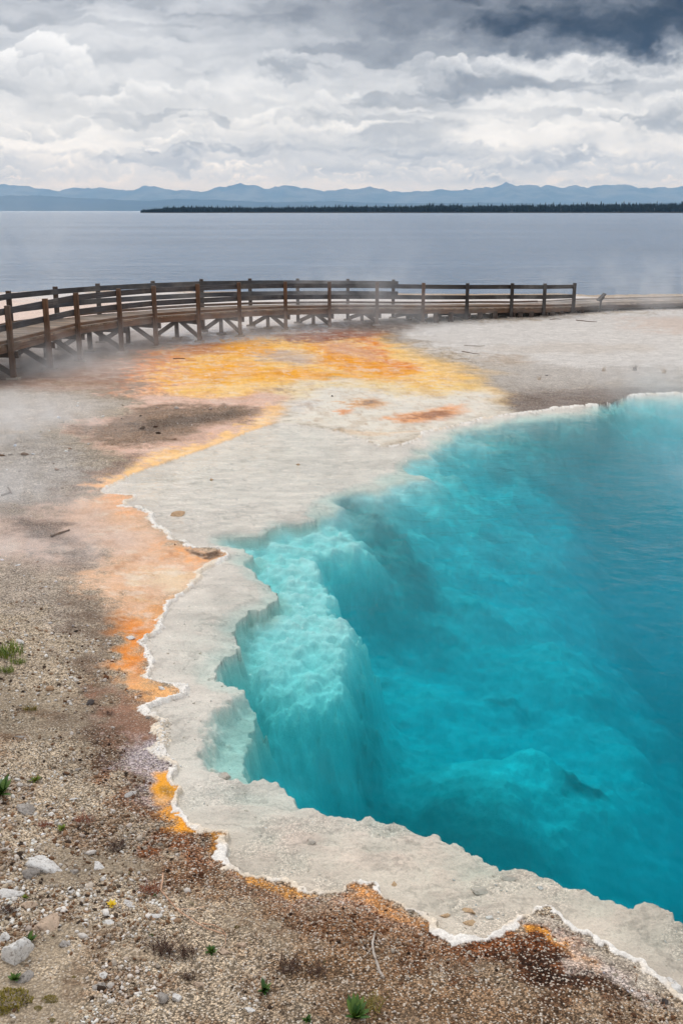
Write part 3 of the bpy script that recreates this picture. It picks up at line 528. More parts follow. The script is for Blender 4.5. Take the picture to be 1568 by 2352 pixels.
def build_shore_forest():
    D = 2500.
    xs = np.linspace(-900, 2700, 160); 
    top = np.interp(xs, [-900, 340, 400, 650, 960, 990, 1300, 1568, 2700], [484.5, 484.5, 479.5, 478.5, 476, 476, 472, 469, 465])
    X = (xs-CX)/F*D*1.0/cp*.0 + (xs-CX)/F*D
    H = np.maximum((484-top)/F*D, 0)*.75
    shift = 0
    rows = [(0, 0, LAKE_Z-1), (30, .0, LAKE_Z+2.2), (60, .35, 0), (200, 1., 0), (600, 1.25, 0), (1200, .0, -3)]
    v = []
    keep = xs >= 335
    Xk, Hk = X[keep], H[keep]
    for dy, k, add in rows:
        for x, h in zip(Xk, Hk): v.append((x*(D+dy)/D, D+dy, LAKE_Z+add+h*k))
    na = len(Xk); f = [[i*na+j, i*na+j+1, (i+1)*na+j+1, (i+1)*na+j] for i in range(len(rows)-1) for j in range(na-1)]
    m, n = mat('far_shore_soil'); n.out(n.bsdf(n.mix(n.noise(n.geo('Position'), .02, 4), L(24,30,28), L(44,40,36)), .95))
    tag(mesh_obj('far_shore', v, f, m), kind='structure')
    # spruce wood on it: one mass
    N = 16000
    tx = RNG.uniform(342, 2600, N); dy = np.where(RNG.random(N) < .35, RNG.uniform(31, 60, N), RNG.uniform(34, 560, N))
    px = np.where(RNG.random(N) < .15, RNG.uniform(342, 500, N), tx)
    k = np.interp(dy, [30, 60, 200, 600], [0.05, .35, 1, 1.25])
    Hh = np.interp(px, xs, H)*k
    h = RNG.uniform(7, 14, N)*np.where(RNG.random(N) < .07, 1.45, 1)*np.interp(px, [340, 420, 1568], [.45, .8, 1])
    h *= np.where((px > 955) & (px < 1050), 1.15, 1)
    X0 = (px-CX)/F*(D+dy); Y0 = D+dy; Z0 = LAKE_Z+Hh+np.interp(dy, [30, 60], [1.2, 0])
    ang = np.arange(6)/6*2*np.pi
    V = []; Fc = []
    for lev, (zb, zt, rr) in enumerate(((.08, .55, .17), (.34, .8, .13), (.6, 1.0, .085))):
        base = lev*7
        ring = np.stack([X0[:, None]+np.cos(ang)*h[:, None]*rr*RNG.uniform(.7, 1.2, (N, 6)), Y0[:, None]+np.sin(ang)*h[:, None]*rr, (Z0+h*zb)[:, None]+np.zeros((N, 6))], -1)
        tip = np.stack([X0, Y0, Z0+h*zt], -1)[:, None]
        V += [ring, tip]
        for q in range(6): Fc.append((base+q, base+(q+1) % 6, base+6))
    V = np.concatenate(V, 1); 
    Fa = (np.arange(N)[:, None, None]*21 + np.array(Fc)[None]).reshape(-1, 3)
    o = mesh_obj('forest', V.reshape(-1, 3), Fa)
    m, n = mat('spruce_foliage'); ri = n.geo('Random Per Island')
    n.out(n.bsdf(n.mix(ri, L(18,28,26), L(32,44,36)), .9, None, .1)); o.data.materials.append(m)
    tag(o, kind='stuff')
build_shore_forest()

MTN = [(-1400,436),(-900,430),(-500,440),(-200,428),(0,433),(40,429),(75,431),(130,437),(165,442),(200,436),(240,436),(290,438),(330,443),(350,433),(375,431),(410,440),(460,440),(475,445),(520,434),(565,427),(600,433),(615,438),(660,431),(700,434),(745,443),(790,438),(810,439),(840,434),(900,444),(960,443),(1000,439),(1040,441),(1090,435),(1125,433),(1145,424),(1165,433),(1187,427),(1220,434),(1240,428),(1260,436),(1295,430),(1320,435),(1360,431),(1385,428),(1410,429),(1430,436),(1480,435),(1568,434),(1900,430),(2300,440),(3000,432)]
def mountains(name, D, prof, depth, seed, c1, c2, na=700):
    prof = np.array(prof, float)
    xs = np.linspace(prof[0, 0], prof[-1, 0], na)
    H = (484-np.interp(xs, prof[:, 0], prof[:, 1]))/F*D
    H = H*(1+.16*(fbm(xs/11, xs*0, 4, seed, .6)-.5)) + 0
    rows = np.linspace(-1, 1, 44)
    V = []
    for k in rows:
        yy = D + k*depth
        ridge = fbm(xs/55., np.full(xs.shape, k*2.2), 5, seed+3)
        cut = 1-np.abs(2*fbm(xs/38.+k*.5, np.full(xs.shape, k*1.1+4), 4, seed+9)-1)*1.0
        e = np.clip(1-abs(k), 0, 1)
        hh = H*np.where(abs(k) < .024, 1, (e**.85)*(.80+.2*cut)*(1-.22*(1-e)*ridge))
        hh = np.minimum(hh, H)
        V.append(np.stack([(xs-CX)/F*D*(1+0*k), np.full(xs.shape, yy), LAKE_Z-2+hh], -1))
    V = np.concatenate(V); i = np.arange(len(rows)-1)[:, None]*na; j = np.arange(na-1)[None]
    f = np.stack([i+j, i+j+1, i+na+j+1, i+na+j], -1).reshape(-1, 4)
    m, n = mat(name+'_rock'); P = n.geo('Position')
    t = n.rng(n.noise(P, .0012, 6, .6), .4, .62)
    n.out(n.bsdf(n.mix(t, c1, c2), .95, None, .1))
    return tag(mesh_obj(name, V, f, m, smooth=False), kind='structure')
mountains('mountains', 38000., MTN, 4500., 201, L(52,64,66), L(96,100,98))
FOOT = [(-1500,462),(-300,455),(0,458),(60,450),(130,452),(200,457),(300,460),(350,463),(430,458),(520,461),(640,466),(760,463),(900,468),(1100,466),(1300,470),(1568,466),(2200,462),(3000,470)]
mountains('foothills', 27000., FOOT, 2500., 231, L(44,56,54), L(60,70,64), 500)

# ------------------------------------------------------------------ haze
def box_obj(name, lo, hi, m):
    x0, y0, z0 = lo; x1, y1, z1 = hi
    v = [(x0,y0,z0),(x1,y0,z0),(x1,y1,z0),(x0,y1,z0),(x0,y0,z1),(x1,y0,z1),(x1,y1,z1),(x0,y1,z1)]
    f = [(3,2,1,0),(4,5,6,7),(0,1,5,4),(1,2,6,5),(2,3,7,6),(3,0,4,7)]
    return mesh_obj(name, v, f, m)
HAZE_D = 3.1e-5
m, n = mat('haze_air')
pv = n.n('ShaderNodeVolumePrincipled', inp={'Color': (.32, .60, 1.0), 'Density': HAZE_D, 'Absorption Color': (1, 1, 1), 'Anisotropy': .0})
n.out(None, pv.outputs[0])
tag(box_obj('haze', (-70000, -300, -40), (70000, 61000, 1150), m), kind='stuff')

# ------------------------------------------------------------------ boardwalk
class MB:
    def __init__(s): s.v = []; s.f = []; s.uv = []
    def beam(s, p, q, w, h, up=(0, 0, 1), side=None):
        """box from p to q; w across, h along up; p,q on the centre line"""
        p = Vector(p); q = Vector(q); d = (q-p); Ln = d.length; d = d/Ln
        up = Vector(up)
        sd = d.cross(up); 
        if sd.length < 1e-5: sd = d.cross(Vector((0, 1, 0)))
        sd.normalize()
        if side is not None: sd = Vector(side).normalized(); 
        u = sd.cross(d).normalized()
        b = len(s.v); jit = random.uniform(0, 50)
        for e in (p, q):
            for a, c in ((-1, -1), (1, -1), (1, 1), (-1, 1)): s.v.append(e + sd*(a*w/2) + u*(c*h/2))
        for fc, k in (((0, 1, 5, 4), 0), ((1, 2, 6, 5), 1), ((2, 3, 7, 6), 0), ((3, 0, 4, 7), 1), ((3, 2, 1, 0), 2), ((4, 5, 6, 7), 2)):
            s.f.append(tuple(b+i for i in fc))
            W = w if k == 0 else h
            if k == 2: s.uv += [(jit, jit+.0), (jit+w, jit), (jit+w, jit+h), (jit, jit+h)]
            else:
                rev = [(jit, 0), (jit, W), (jit+Ln, W), (jit+Ln, 0)]
                s.uv += [(a, c+jit*3) for a, c in rev]
        return s
    def build(s, name, m, parent=None):
        o = mesh_obj(name, s.v, s.f, m, parent)
        uv = o.data.uv_layers.new(name='UVMap')
        for i, t in enumerate(s.uv): uv.data[i].uv = t
        if parent is not None and parent.type == 'EMPTY':
            o.matrix_parent_inverse = parent.matrix_world.inverted()
        return o
def wood(name, ca, cb, cc=None, rough=.75):
    m, n = mat(name)
    uv = n.n('ShaderNodeUVMap').outputs[0]; x, y, z = n.sep(uv)
    P = n.geo('Position')
    gr = n.noise(n.xyz(n.m('MULTIPLY', x, 1.5), n.m('MULTIPLY', y, 32), 0), 1.0, 5, .65, .5)
    pt = n.noise(P, 1.3, 4, .6); ri = n.geo('Random Per Island')
    c = n.mix(n.rng(gr, .3, .7), ca, cb)
    if cc is not None: c = n.mix(n.rng(pt, .38, .68), c, cc)
    k = n.m('MULTIPLY', n.rng(ri, 0, 1, .6, 1.35), n.rng(gr, .35, .5, .62, 1)); c = n.mix(n.rng(n.noise(P, .8, 5, .65), .5, .68, 0, .65), c, L(112,108,104))
    c = n.mix(1.0, c, n.xyz(k, k, k), 'MULTIPLY')
    n.out(n.bsdf(c, rough, n.bump(gr, .5, .006), .3)); return m
W_RAIL = wood('weathered_rail_wood', L(50,52,58), L(84,86,92), L(62,60,60))
W_POST = wood('brown_post_wood', L(72,52,38), L(112,82,60), L(84,66,54))
W_DARK = wood('dark_stained_wood', L(44,42,42), L(66,60,58), L(52,46,42))
W_DECK = wood('deck_plank_wood', L(116,92,72), L(156,130,106), L(132,116,102))
W_DECKG = wood('grey_plank_wood', L(140,126,114), L(176,160,146), L(150,136,124))
W_CURB = wood('brown_curb_wood', L(84,60,44), L(122,92,70), L(98,80,68))
W_BRACE = wood('brace_wood', L(58,46,40), L(88,70,58), L(66,54,48))
W_PAD = wood('footing_pad', L(150,140,130), L(180,170,158), L(130,120,112))

NP = [((24.9,701),(33,876)),((106,686.4),(117,853.7)),((178,672.5),(185.7,833)),((274,664.4),(281,813.5)),((356,657.8),(360,799.5)),((456.6,651),(459,788)),((548.5,646),(552,776)),((654.8,646.8),(656.6,764)),((755.8,647.6),(756.6,756)),((865,648.7),(865,749.4)),((970.8,650),(970,745)),((1073.2,650.3),(1070.3,739.8)),((1176.4,651.3),(1172.3,733)),((1249,651),(1246.7,729.7)),((1317.4,649.9),(1314.4,724.6))]
FP = [(10,667.7),(127,659),(225,652.3),(345,645),(451,638.8),(570.3,638.8),(680.8,639.5),(795.7,640.6),(896.5,642)]
near = []; ztop = []
for (tx, ty), (bx, by) in NP:
    b = at_height(bx, by, .03); near.append(b)
    t = at_dist(tx, ty, b[1]); ztop.append(t[2])
near = np.array(near); ztop = np.array(ztop)
k = np.arange(len(near)); co = np.polyfit(k, ztop, 3); ztop = .3*ztop + .7*np.polyval(co, k)
# beyond the frame on the left
for q in range(3):
    near = np.vstack([2*near[0]-near[1] + (near[0]-2*near[1]+near[2])*.3, near]); ztop = np.concatenate([[2*ztop[0]-ztop[1]], ztop])
OFF = 3
POST_H = 1.03; DW = 2.4
deckz = ztop - POST_H
farp = {}
for i, (fx, fy) in enumerate(FP):
    kk = i+2+OFF; farp[kk] = at_height(fx, fy, ztop[kk])
cross = {}
for kk in farp:
    c = farp[kk][:2]-near[kk][:2]; cross[kk] = c
wid = [np.linalg.norm(c) for c in cross.values()]
print('deck widths', np.round(wid, 2), 'tops', np.round(ztop, 2), 'near', np.round(near[:, :2], 1).tolist())
def tangent(i):
    a = near[max(i-1, 0)]; b = near[min(i+1, len(near)-1)]; t = (b-a)[:2]; return t/np.linalg.norm(t)
C = []
for i in range(len(near)):
    t = tangent(i); nn = np.array([-t[1], t[0]])
    if nn[1] < 0: nn = -nn
    if i in cross:
        c = cross[i]/np.linalg.norm(cross[i]); nn = .65*c+.35*nn; nn /= np.linalg.norm(nn)
    C.append(nn)
C = np.array(C)
# low walk continuing to the right, no railing
ext = [(1397,699),(1470,697.3),(1568,694.6),(1700,691.5),(1900,688),(2200,684)]
zl = deckz[-1]
EN = [near[-1]]; EZ = [zl]; 
for i, (px, py) in enumerate(ext):
    zz = zl - .01*(i+1); p = at_height(px, py, zz); EN.append(np.array([p[0], p[1], .03])); EZ.append(zz)
EN = np.array(EN); EZ = np.array(EZ)
EC = []
for i in range(len(EN)):
    a = EN[max(i-1, 0)]; b = EN[min(i+1, len(EN)-1)]; t = (b-a)[:2]; t /= np.linalg.norm(t); EC.append(np.array([-t[1], t[0]]))
EC = np.array(EC); EC[0] = .5*EC[0]+.5*C[-1]; EC[0] /= np.linalg.norm(EC[0])

walk = bpy.data.objects.new('boardwalk', None); COL.objects.link(walk)
walk.location = (near[7][0], near[7][1], 0); bpy.context.view_layer.update()
tag(walk, 'weathered brown wooden boardwalk on braced posts curving along the lake shore', 'boardwalk')
def v3(xy, z): return Vector((xy[0], xy[1], z))
def planks(Pn, Pc, Pz, name, m):
    mb = MB()
    for i in range(len(Pn)-1):
        a, b = Pn[i][:2], Pn[i+1][:2]; ca, cb = Pc[i], Pc[i+1]
        # near edge stops at the inner face of the posts
        Ln = np.linalg.norm(b-a); n_ = max(1, int(round(Ln/.15)))
        for j in range(n_):
            t = (j+.5)/n_; c = ca*(1-t)+cb*t; c /= np.linalg.norm(c)
            o = a*(1-t)+b*t; z = Pz[i]*(1-t)+Pz[i+1]*t + random.uniform(-.003, .003)
            Lf = np.linalg.norm((b+cb*DW)-(a+ca*DW))
            w0 = (Ln+Lf)/2/n_-.010
            p = v3(o+c*.08, z-.02); q = v3(o+c*(DW-.08), z-.02)
            mb.beam(p, q, w0, .04)
    return mb.build(name, m, walk)
planks(near, C, deckz, 'deck', W_DECK)
planks(EN, EC, EZ, 'deck', W_DECKG)
def lines(Pn, Pc, Pz, offc, dz, w, h, i0, i1, name, m, side_in=0):
    for i in range(i0, i1):
        a = Pn[i][:2]+Pc[i]*offc; b = Pn[i+1][:2]+Pc[i+1]*offc
        MB().beam(v3(a, Pz[i]+dz), v3(b, Pz[i+1]+dz), w, h).build(name, m, walk)
last = len(near)-1
# curbs, rim joists
lines(near, C, deckz, .12, .075, .09, .085, 0, last, 'curb', W_CURB)
lines(near, C, deckz, DW-.12, .075, .09, .085, 0, last, 'curb', W_CURB)
lines(near, C, deckz, .105, -.13, .05, .17, 0, last, 'rim_joist', W_CURB)
lines(near, C, deckz, DW-.10, -.13, .05, .17, 0, last, 'rim_joist', W_CURB)
lines(near, C, deckz, DW/2, -.13, .05, .16, 0, last, 'joist', W_BRACE)
lines(EN, EC, EZ, .12, .06, .09, .07, 0, len(EN)-1, 'curb', W_DECKG)
lines(EN, EC, EZ, DW-.12, .06, .09, .07, 0, len(EN)-1, 'curb', W_DECKG)
lines(EN, EC, EZ, .105, -.12, .05, .15, 0, len(EN)-1, 'rim_joist', W_BRACE)
lines(EN, EC, EZ, DW-.1, -.12, .05, .15, 0, len(EN)-1, 'rim_joist', W_BRACE)
# rails on the near side
for i in range(0, last):
    for dz in (.875, .45):
        a = near[i][:2]+C[i]*.085; b = near[i+1][:2]+C[i+1]*.085
        MB().beam(v3(a, deckz[i]+dz), v3(b, deckz[i+1]+dz), .045, .17).build('rail', W_RAIL if i < 10+OFF else W_DARK, walk)
for i in range(0, 10+OFF):
    for dz in (.875, .45):
        a = near[i][:2]+C[i]*(DW-.085); b = near[i+1][:2]+C[i+1]*(DW-.085)
        if i == 9+OFF+0:
            b = b + (b-a)*.08
        MB().beam(v3(a, deckz[i]+dz), v3(b, deckz[i+1]+dz), .045, .17).build('rail', W_RAIL, walk)
def post(xy, z, zt, m, name='post', w=.135, pad=True):
    g = float(gz(xy[0], xy[1])[0])
    o = MB().beam(v3(xy, g-.1), v3(xy, zt), w, w).build(name, m, walk)
    if pad:
        c = v3(xy, g-.05)
        MB().beam(c-Vector((.17, 0, 0)), c+Vector((.17, 0, 0)), .3, .20).build('footing', W_PAD, o)
    return g
for i in range(len(near)):
    dark = i >= 11+OFF
    a = near[i][:2]; c = C[i]
    low = deckz[i] < .6
    g = post(a, 0, ztop[i], W_DARK if dark else W_POST)
    if i <= 10+OFF: post(a+c*DW, 0, ztop[i], W_BRACE, pad=True)
    else: post(a+c*(DW-.2), 0, deckz[i]-.2, W_BRACE, 'stub_post')
    post(a+c*DW*.5, 0, deckz[i]-.2, W_BRACE, 'stub_post')
    zb = deckz[i]-.29
    MB().beam(v3(a-c*.14+tangent(i)*.09, zb), v3(a+c*(DW+.14)+tangent(i)*.09, zb), .05, .18).build('cross_beam', W_BRACE, walk)
    if deckz[i] > .52:
        o_ = tangent(i)*.10
        for sgn, aa, bb in ((0, a+c*.02, a+c*DW*.48), (1, a+c*(DW-.02), a+c*DW*.52)):
            MB().beam(v3(aa+o_, .16), v3(bb+o_, deckz[i]-.30), .05, .15).build('brace', W_BRACE, walk)
# blocks under the low walk
for i in range(last-4, last):
    for t in (.33, .67):
        a = (near[i]*(1-t)+near[i+1]*t)[:2]; c = C[i]; dz = deckz[i]-.2
        post(a+c*.12, 0, dz, W_BRACE, 'stub_post', .2, False)
        post(a+c*(DW-.3), 0, dz, W_BRACE, 'stub_post', .2, False)
for i in range(len(EN)-1):
    Ln = np.linalg.norm((EN[i+1]-EN[i])[:2]); n_ = max(1, int(Ln/1.5))
    for j in range(n_):
        t = (j+.3)/n_; a = (EN[i]*(1-t)+EN[i+1]*t)[:2]; c = EC[i]
        post(a+c*.16, 0, EZ[i]-.18, W_BRACE, 'stub_post', .18, False)

# ------------------------------------------------------------------ low sign beside the walk
def sign():
    b = put(1375, 717)[0]; top = at_dist(1380, 676, b[1])
    e = bpy.data.objects.new('trail_sign', None); COL.objects.link(e); e.location = b; bpy.context.view_layer.update()
    tag(e, 'small dark angled trail sign on a leaning post beside the low walk', 'sign')
    h = top[2]-b[2]
    MB().beam(Vector(b)+Vector((0, 0, -.1)), Vector(b)+Vector((.06, 0, h*.86)), .09, .07).build('post', W_DARK, e)
    # slanted board facing the walk, seen almost edge on
    c = Vector(b)+Vector((.06, -.05, h*.84))
    MB().beam(c-Vector((.17, 0, .15)), c+Vector((.13, 0, .16)), .5, .05).build('panel', W_DARK, e)
    MB().beam(c-Vector((.04, 0, .16)), c+Vector((.10, 0, .02)), .08, .08).build('bracket', W_DARK, e)
sign()

# ------------------------------------------------------------------ loose stones (one mass) and chips on the shelf
def ico(sub):
    import bmesh
    bm = bmesh.new(); bmesh.ops.create_icosphere(bm, subdivisions=sub, radius=1.0)
    v = np.array([x.co[:] for x in bm.verts]); bm.verts.index_update()
    f = np.array([[q.index for q in p.verts] for p in bm.faces]); bm.free(); return v, f
def scatter(name, X, Y, Z, size, colr, m, flat=(.45, .9)):
    v, f = ico(1); N = len(X)
    # a dozen irregular chips
    kinds = []
    for k in range(14):
        d = v*RNG.uniform(.65, 1.25, (len(v), 1)); nrm = RNG.normal(size=3); nrm /= np.linalg.norm(nrm)
        h = d@nrm; d = d - np.maximum(h-.45, 0)[:, None]*nrm; kinds.append(d)
    kinds = np.array(kinds)
    kk = RNG.integers(0, 14, N); B = kinds[kk]
    ang = RNG.uniform(0, 6.28, N); c, s_ = np.cos(ang), np.sin(ang)
    sx = size*RNG.uniform(.8, 1.5, N); sy = size*RNG.uniform(.6, 1.1, N); sz = size*RNG.uniform(flat[0], flat[1], N)
    b = B*np.stack([sx, sy, sz], -1)[:, None]
    til = RNG.uniform(-.5, .5, N); ct, st = np.cos(til), np.sin(til)
    b = np.stack([b[..., 0]*ct[:, None]-b[..., 2]*st[:, None], b[..., 1], b[..., 0]*st[:, None]+b[..., 2]*ct[:, None]], -1)
    p = np.stack([b[..., 0]*c[:, None]-b[..., 1]*s_[:, None]+X[:, None], b[..., 0]*s_[:, None]+b[..., 1]*c[:, None]+Y[:, None], b[..., 2]+(Z+sz*.25)[:, None]], -1)
    F_ = (np.arange(N)[:, None, None]*len(v)+f[None]).reshape(-1, 3)
    o = mesh_obj(name, p.reshape(-1, 3), F_, m)
    fattr(o, 'tone', np.repeat(colr, len(v), 0)); return tag(o, kind='stuff')
def stone_mat(name, rough=.9):
    m, n = mat(name); P = n.geo('Position')
    k = n.rng(n.noise(P, 55., 4, .6), .3, .7, .75, 1.2)
    n.out(n.bsdf(n.mix(1.0, n.attr('tone'), n.xyz(k, k, k), 'MULTIPLY'), rough, n.bump(n.noise(P, 90., 3), .5, .01), .2)); return m
M_STONE = stone_mat('gravel_chip')
def gravel():
    N = 260000
    px = RNG.uniform(-250, 1850, N); py = RNG.uniform(920, 2480, N)
    py = np.where(RNG.random(N) < .72, RNG.uniform(1380, 2480, N), py)
    p = unproj(px, py, .12); X, Y = p[:, 0], p[:, 1]
    T = terrain(X, Y)
    s = T['s']
    dist = -s
    fieldn = fbm(X*1.4, Y*1.4, 3, 300)
    dens = np.clip(.5+5.*(fieldn-.5), .04, 1)
    keep = (s < -.05) & (Y < 25)
    idx = np.where(keep)[0]; Tk = {k_: v_[idx] for k_, v_ in T.items()}
    bc, gr, we, _ = surface(X[idx], Y[idx], Tk)
    pr = dens[idx]*sstep(.25, 1.0, gr)*(.25+.75*sstep(.1, .5, dist[idx]))*(1-.6*sstep(9, 14, Y[idx]))*np.where(Y[idx] > 15, 1.0*sstep(.55, .85, gr), 1)
    k2 = RNG.random(len(idx)) < pr; idx = idx[k2]; bc = bc[k2]
    X, Y, Z, dist, fieldn = X[idx], Y[idx], T['z'][idx], dist[idx], fieldn[idx]
    n_ = len(X); R = np.hypot(X, Y)
    size = np.clip(.0019+.0105*RNG.random(n_)**6*1.6, 0, .03)*np.where(RNG.random(n_) < .025, 1.9, 1)
    size *= np.interp(Y, [5, 8, 14, 25], [1, 1.05, 1.5, 4.6])
    size *= np.interp(X, [-2.2, -.6], [1.15, .74])
    # colour: bleached, tan, rusty, dark
    rust = np.clip(1.2-dist/1.1, 0, 1)*sstep(8.4, 7.6, Y)
    u = RNG.random(n_); c = np.empty((n_, 3))
    pal = lin(np.array([(224,219,212), (188,172,150), (156,128,102), (112,82,58), (70,58,48)]))
    pr0 = np.array([.30, .28, .20, .12, .10]); pr1 = np.array([.14, .22, .24, .26, .14])
    cum0 = np.cumsum(pr0); cum1 = np.cumsum(pr1)
    i0 = np.searchsorted(cum0, u); i1 = np.searchsorted(cum1, u); use = RNG.random(n_) < rust
    c = pal[np.clip(np.where(use, i1, i0), 0, 4)]*RNG.uniform(.75, 1.15, (n_, 1)); pale = (RNG.random(n_) < .24)[:, None]; c = c*np.where(pale, .55+.45*bc/lin(BASE), .08+.92*bc/lin(BASE)); c = np.where(pale, np.maximum(c, lin((172,160,146))*RNG.uniform(.7, 1.3, (n_, 1))), c)*1.0
    scatter('gravel', X, Y, Z, size, np.clip(c, 0, .85), M_STONE)
    # chips lying on the drowned shelf
    N = 16000; px = RNG.uniform(330, 1700, N); py = RNG.uniform(1400, 2420, N)
    p = unproj(px, py, -.06); X, Y = p[:, 0], p[:, 1]; T = terrain(X, Y)
    d = np.clip(1.3*(fbm(X*2.2, Y*2.2, 3, 310)-.42)*2, .0, 1)
    keep = (T['s'] > .05) & (T['t'] <= 0) & (RNG.random(N) < d*.55)
    X, Y, Z = X[keep], Y[keep], T['z'][keep]; n_ = len(X)
    size = (.003+.010*RNG.random(n_)**3)*np.interp(Y, [5, 9, 14], [1, 1.2, 1.8])
    c = lin(np.array([(216,210,200), (200,188,172), (208,204,200)]))[RNG.integers(0, 3, n_)]*RNG.uniform(.75, 1.1, (n_, 1))
    scatter('shelf_gravel', X, Y, Z, size, c, M_STONE, (.3, .6))
    # crumbs of crust on the rim
    N = 30000
    seg = RNG.integers(0, len(rim_g), N); t = RNG.random(N)[:, None]
    p = rim_g[seg]*(1-t)+rim_g[(seg+1) % len(rim_g)]*t; w = rim_w[seg]
    sd = .05+.03*w; p = p+RNG.normal(size=(N, 2))*sd[:, None]
    T = terrain(p[:, 0], p[:, 1]); vis = (p[:, 1] < 24) & (p[:, 1] > 7.6) & (w > .2) & (RNG.random(N) < .04+.10*w) & (T['t'] <= 0)
    keep = vis & (T['crust'] > .1)
    X, Y, Z = p[keep, 0], p[keep, 1], T['z'][keep]; n_ = len(X)
    size = RNG.uniform(.003, .010, n_)*np.interp(Y, [5, 8, 20], [.7, 1.1, 2.4])*np.clip(w[keep], .6, 1.4)
    c = lin(np.array([(240,237,232), (234,229,222), (222,214,202)]))[RNG.integers(0, 3, n_)]*RNG.uniform(.88, 1.05, (n_, 1))
    scatter('sinter_crust', X, Y, Z, size, np.clip(c, 0, .85), M_STONE, (.4, .8))
gravel()

# ------------------------------------------------------------------ rocks one can single out
def rock_mesh(seed, size, asp):
    r = random.Random(seed); rg = np.random.default_rng(seed)
    v, f = ico(4)
    v = v.copy()
    for _ in range(11):       # split faces
        nrm = rg.normal(size=3); nrm /= np.linalg.norm(nrm); h = v@nrm; lim = r.uniform(.32, .68)
        v = v - np.maximum(h-lim, 0)[:, None]*nrm*.95
    nz = fbm(v[:, 0]*2.2+seed, v[:, 1]*2.2+v[:, 2]*1.7, 4, seed)-.5
    nz2 = fbm(v[:, 0]*7+v[:, 2]*5, v[:, 1]*7-v[:, 2]*4, 3, seed+5)-.5
    nz3 = np.abs(fbm(v[:, 0]*4+v[:, 2]*3+seed, v[:, 1]*4-v[:, 2]*2.5, 3, seed+8)-.5)
    v = v*(1+.26*nz+.26*nz2-.35*np.clip(.12-nz3, 0, 1))[:, None]*1.45
    return v*np.array(asp)*size, f
def rock_mat(name, a, b, dark):
    m, n = mat(name); P = n.geo('Position')
    c = n.mix(n.rng(n.noise(P, 9., 6, .65), .35, .65), a, b)
    c = n.mix(n.rng(n.noise(P, 38., 5, .75), .52, .66, 0, .9), c, dark)
    c = n.mix(n.rng(n.noise(P, 120., 3, .7), .55, .7, 0, .6), c, dark)
    n.out(n.bsdf(c, .92, n.bump(n.noise(P, 60., 5, .7), .8, .012), .15)); return m
R_WHITE = rock_mat('bleached_rock', L(232,230,226), L(206,202,198), L(128,118,108))
R_TAN = rock_mat('tan_rock', L(204,180,158), L(178,158,138), L(126,104,86))
R_GREY = rock_mat('grey_rock', L(176,170,164), L(150,142,134), L(92,84,78))
R_DARK = rock_mat('dark_rock', L(88,82,80), L(70,64,62), L(44,40,38))
R_SHELF = rock_mat('sinter_rock', L(204,196,186), L(190,180,168), L(160,148,136))
R_BUFF = rock_mat('buff_rock', L(206,172,138), L(190,160,128), L(150,120,94))
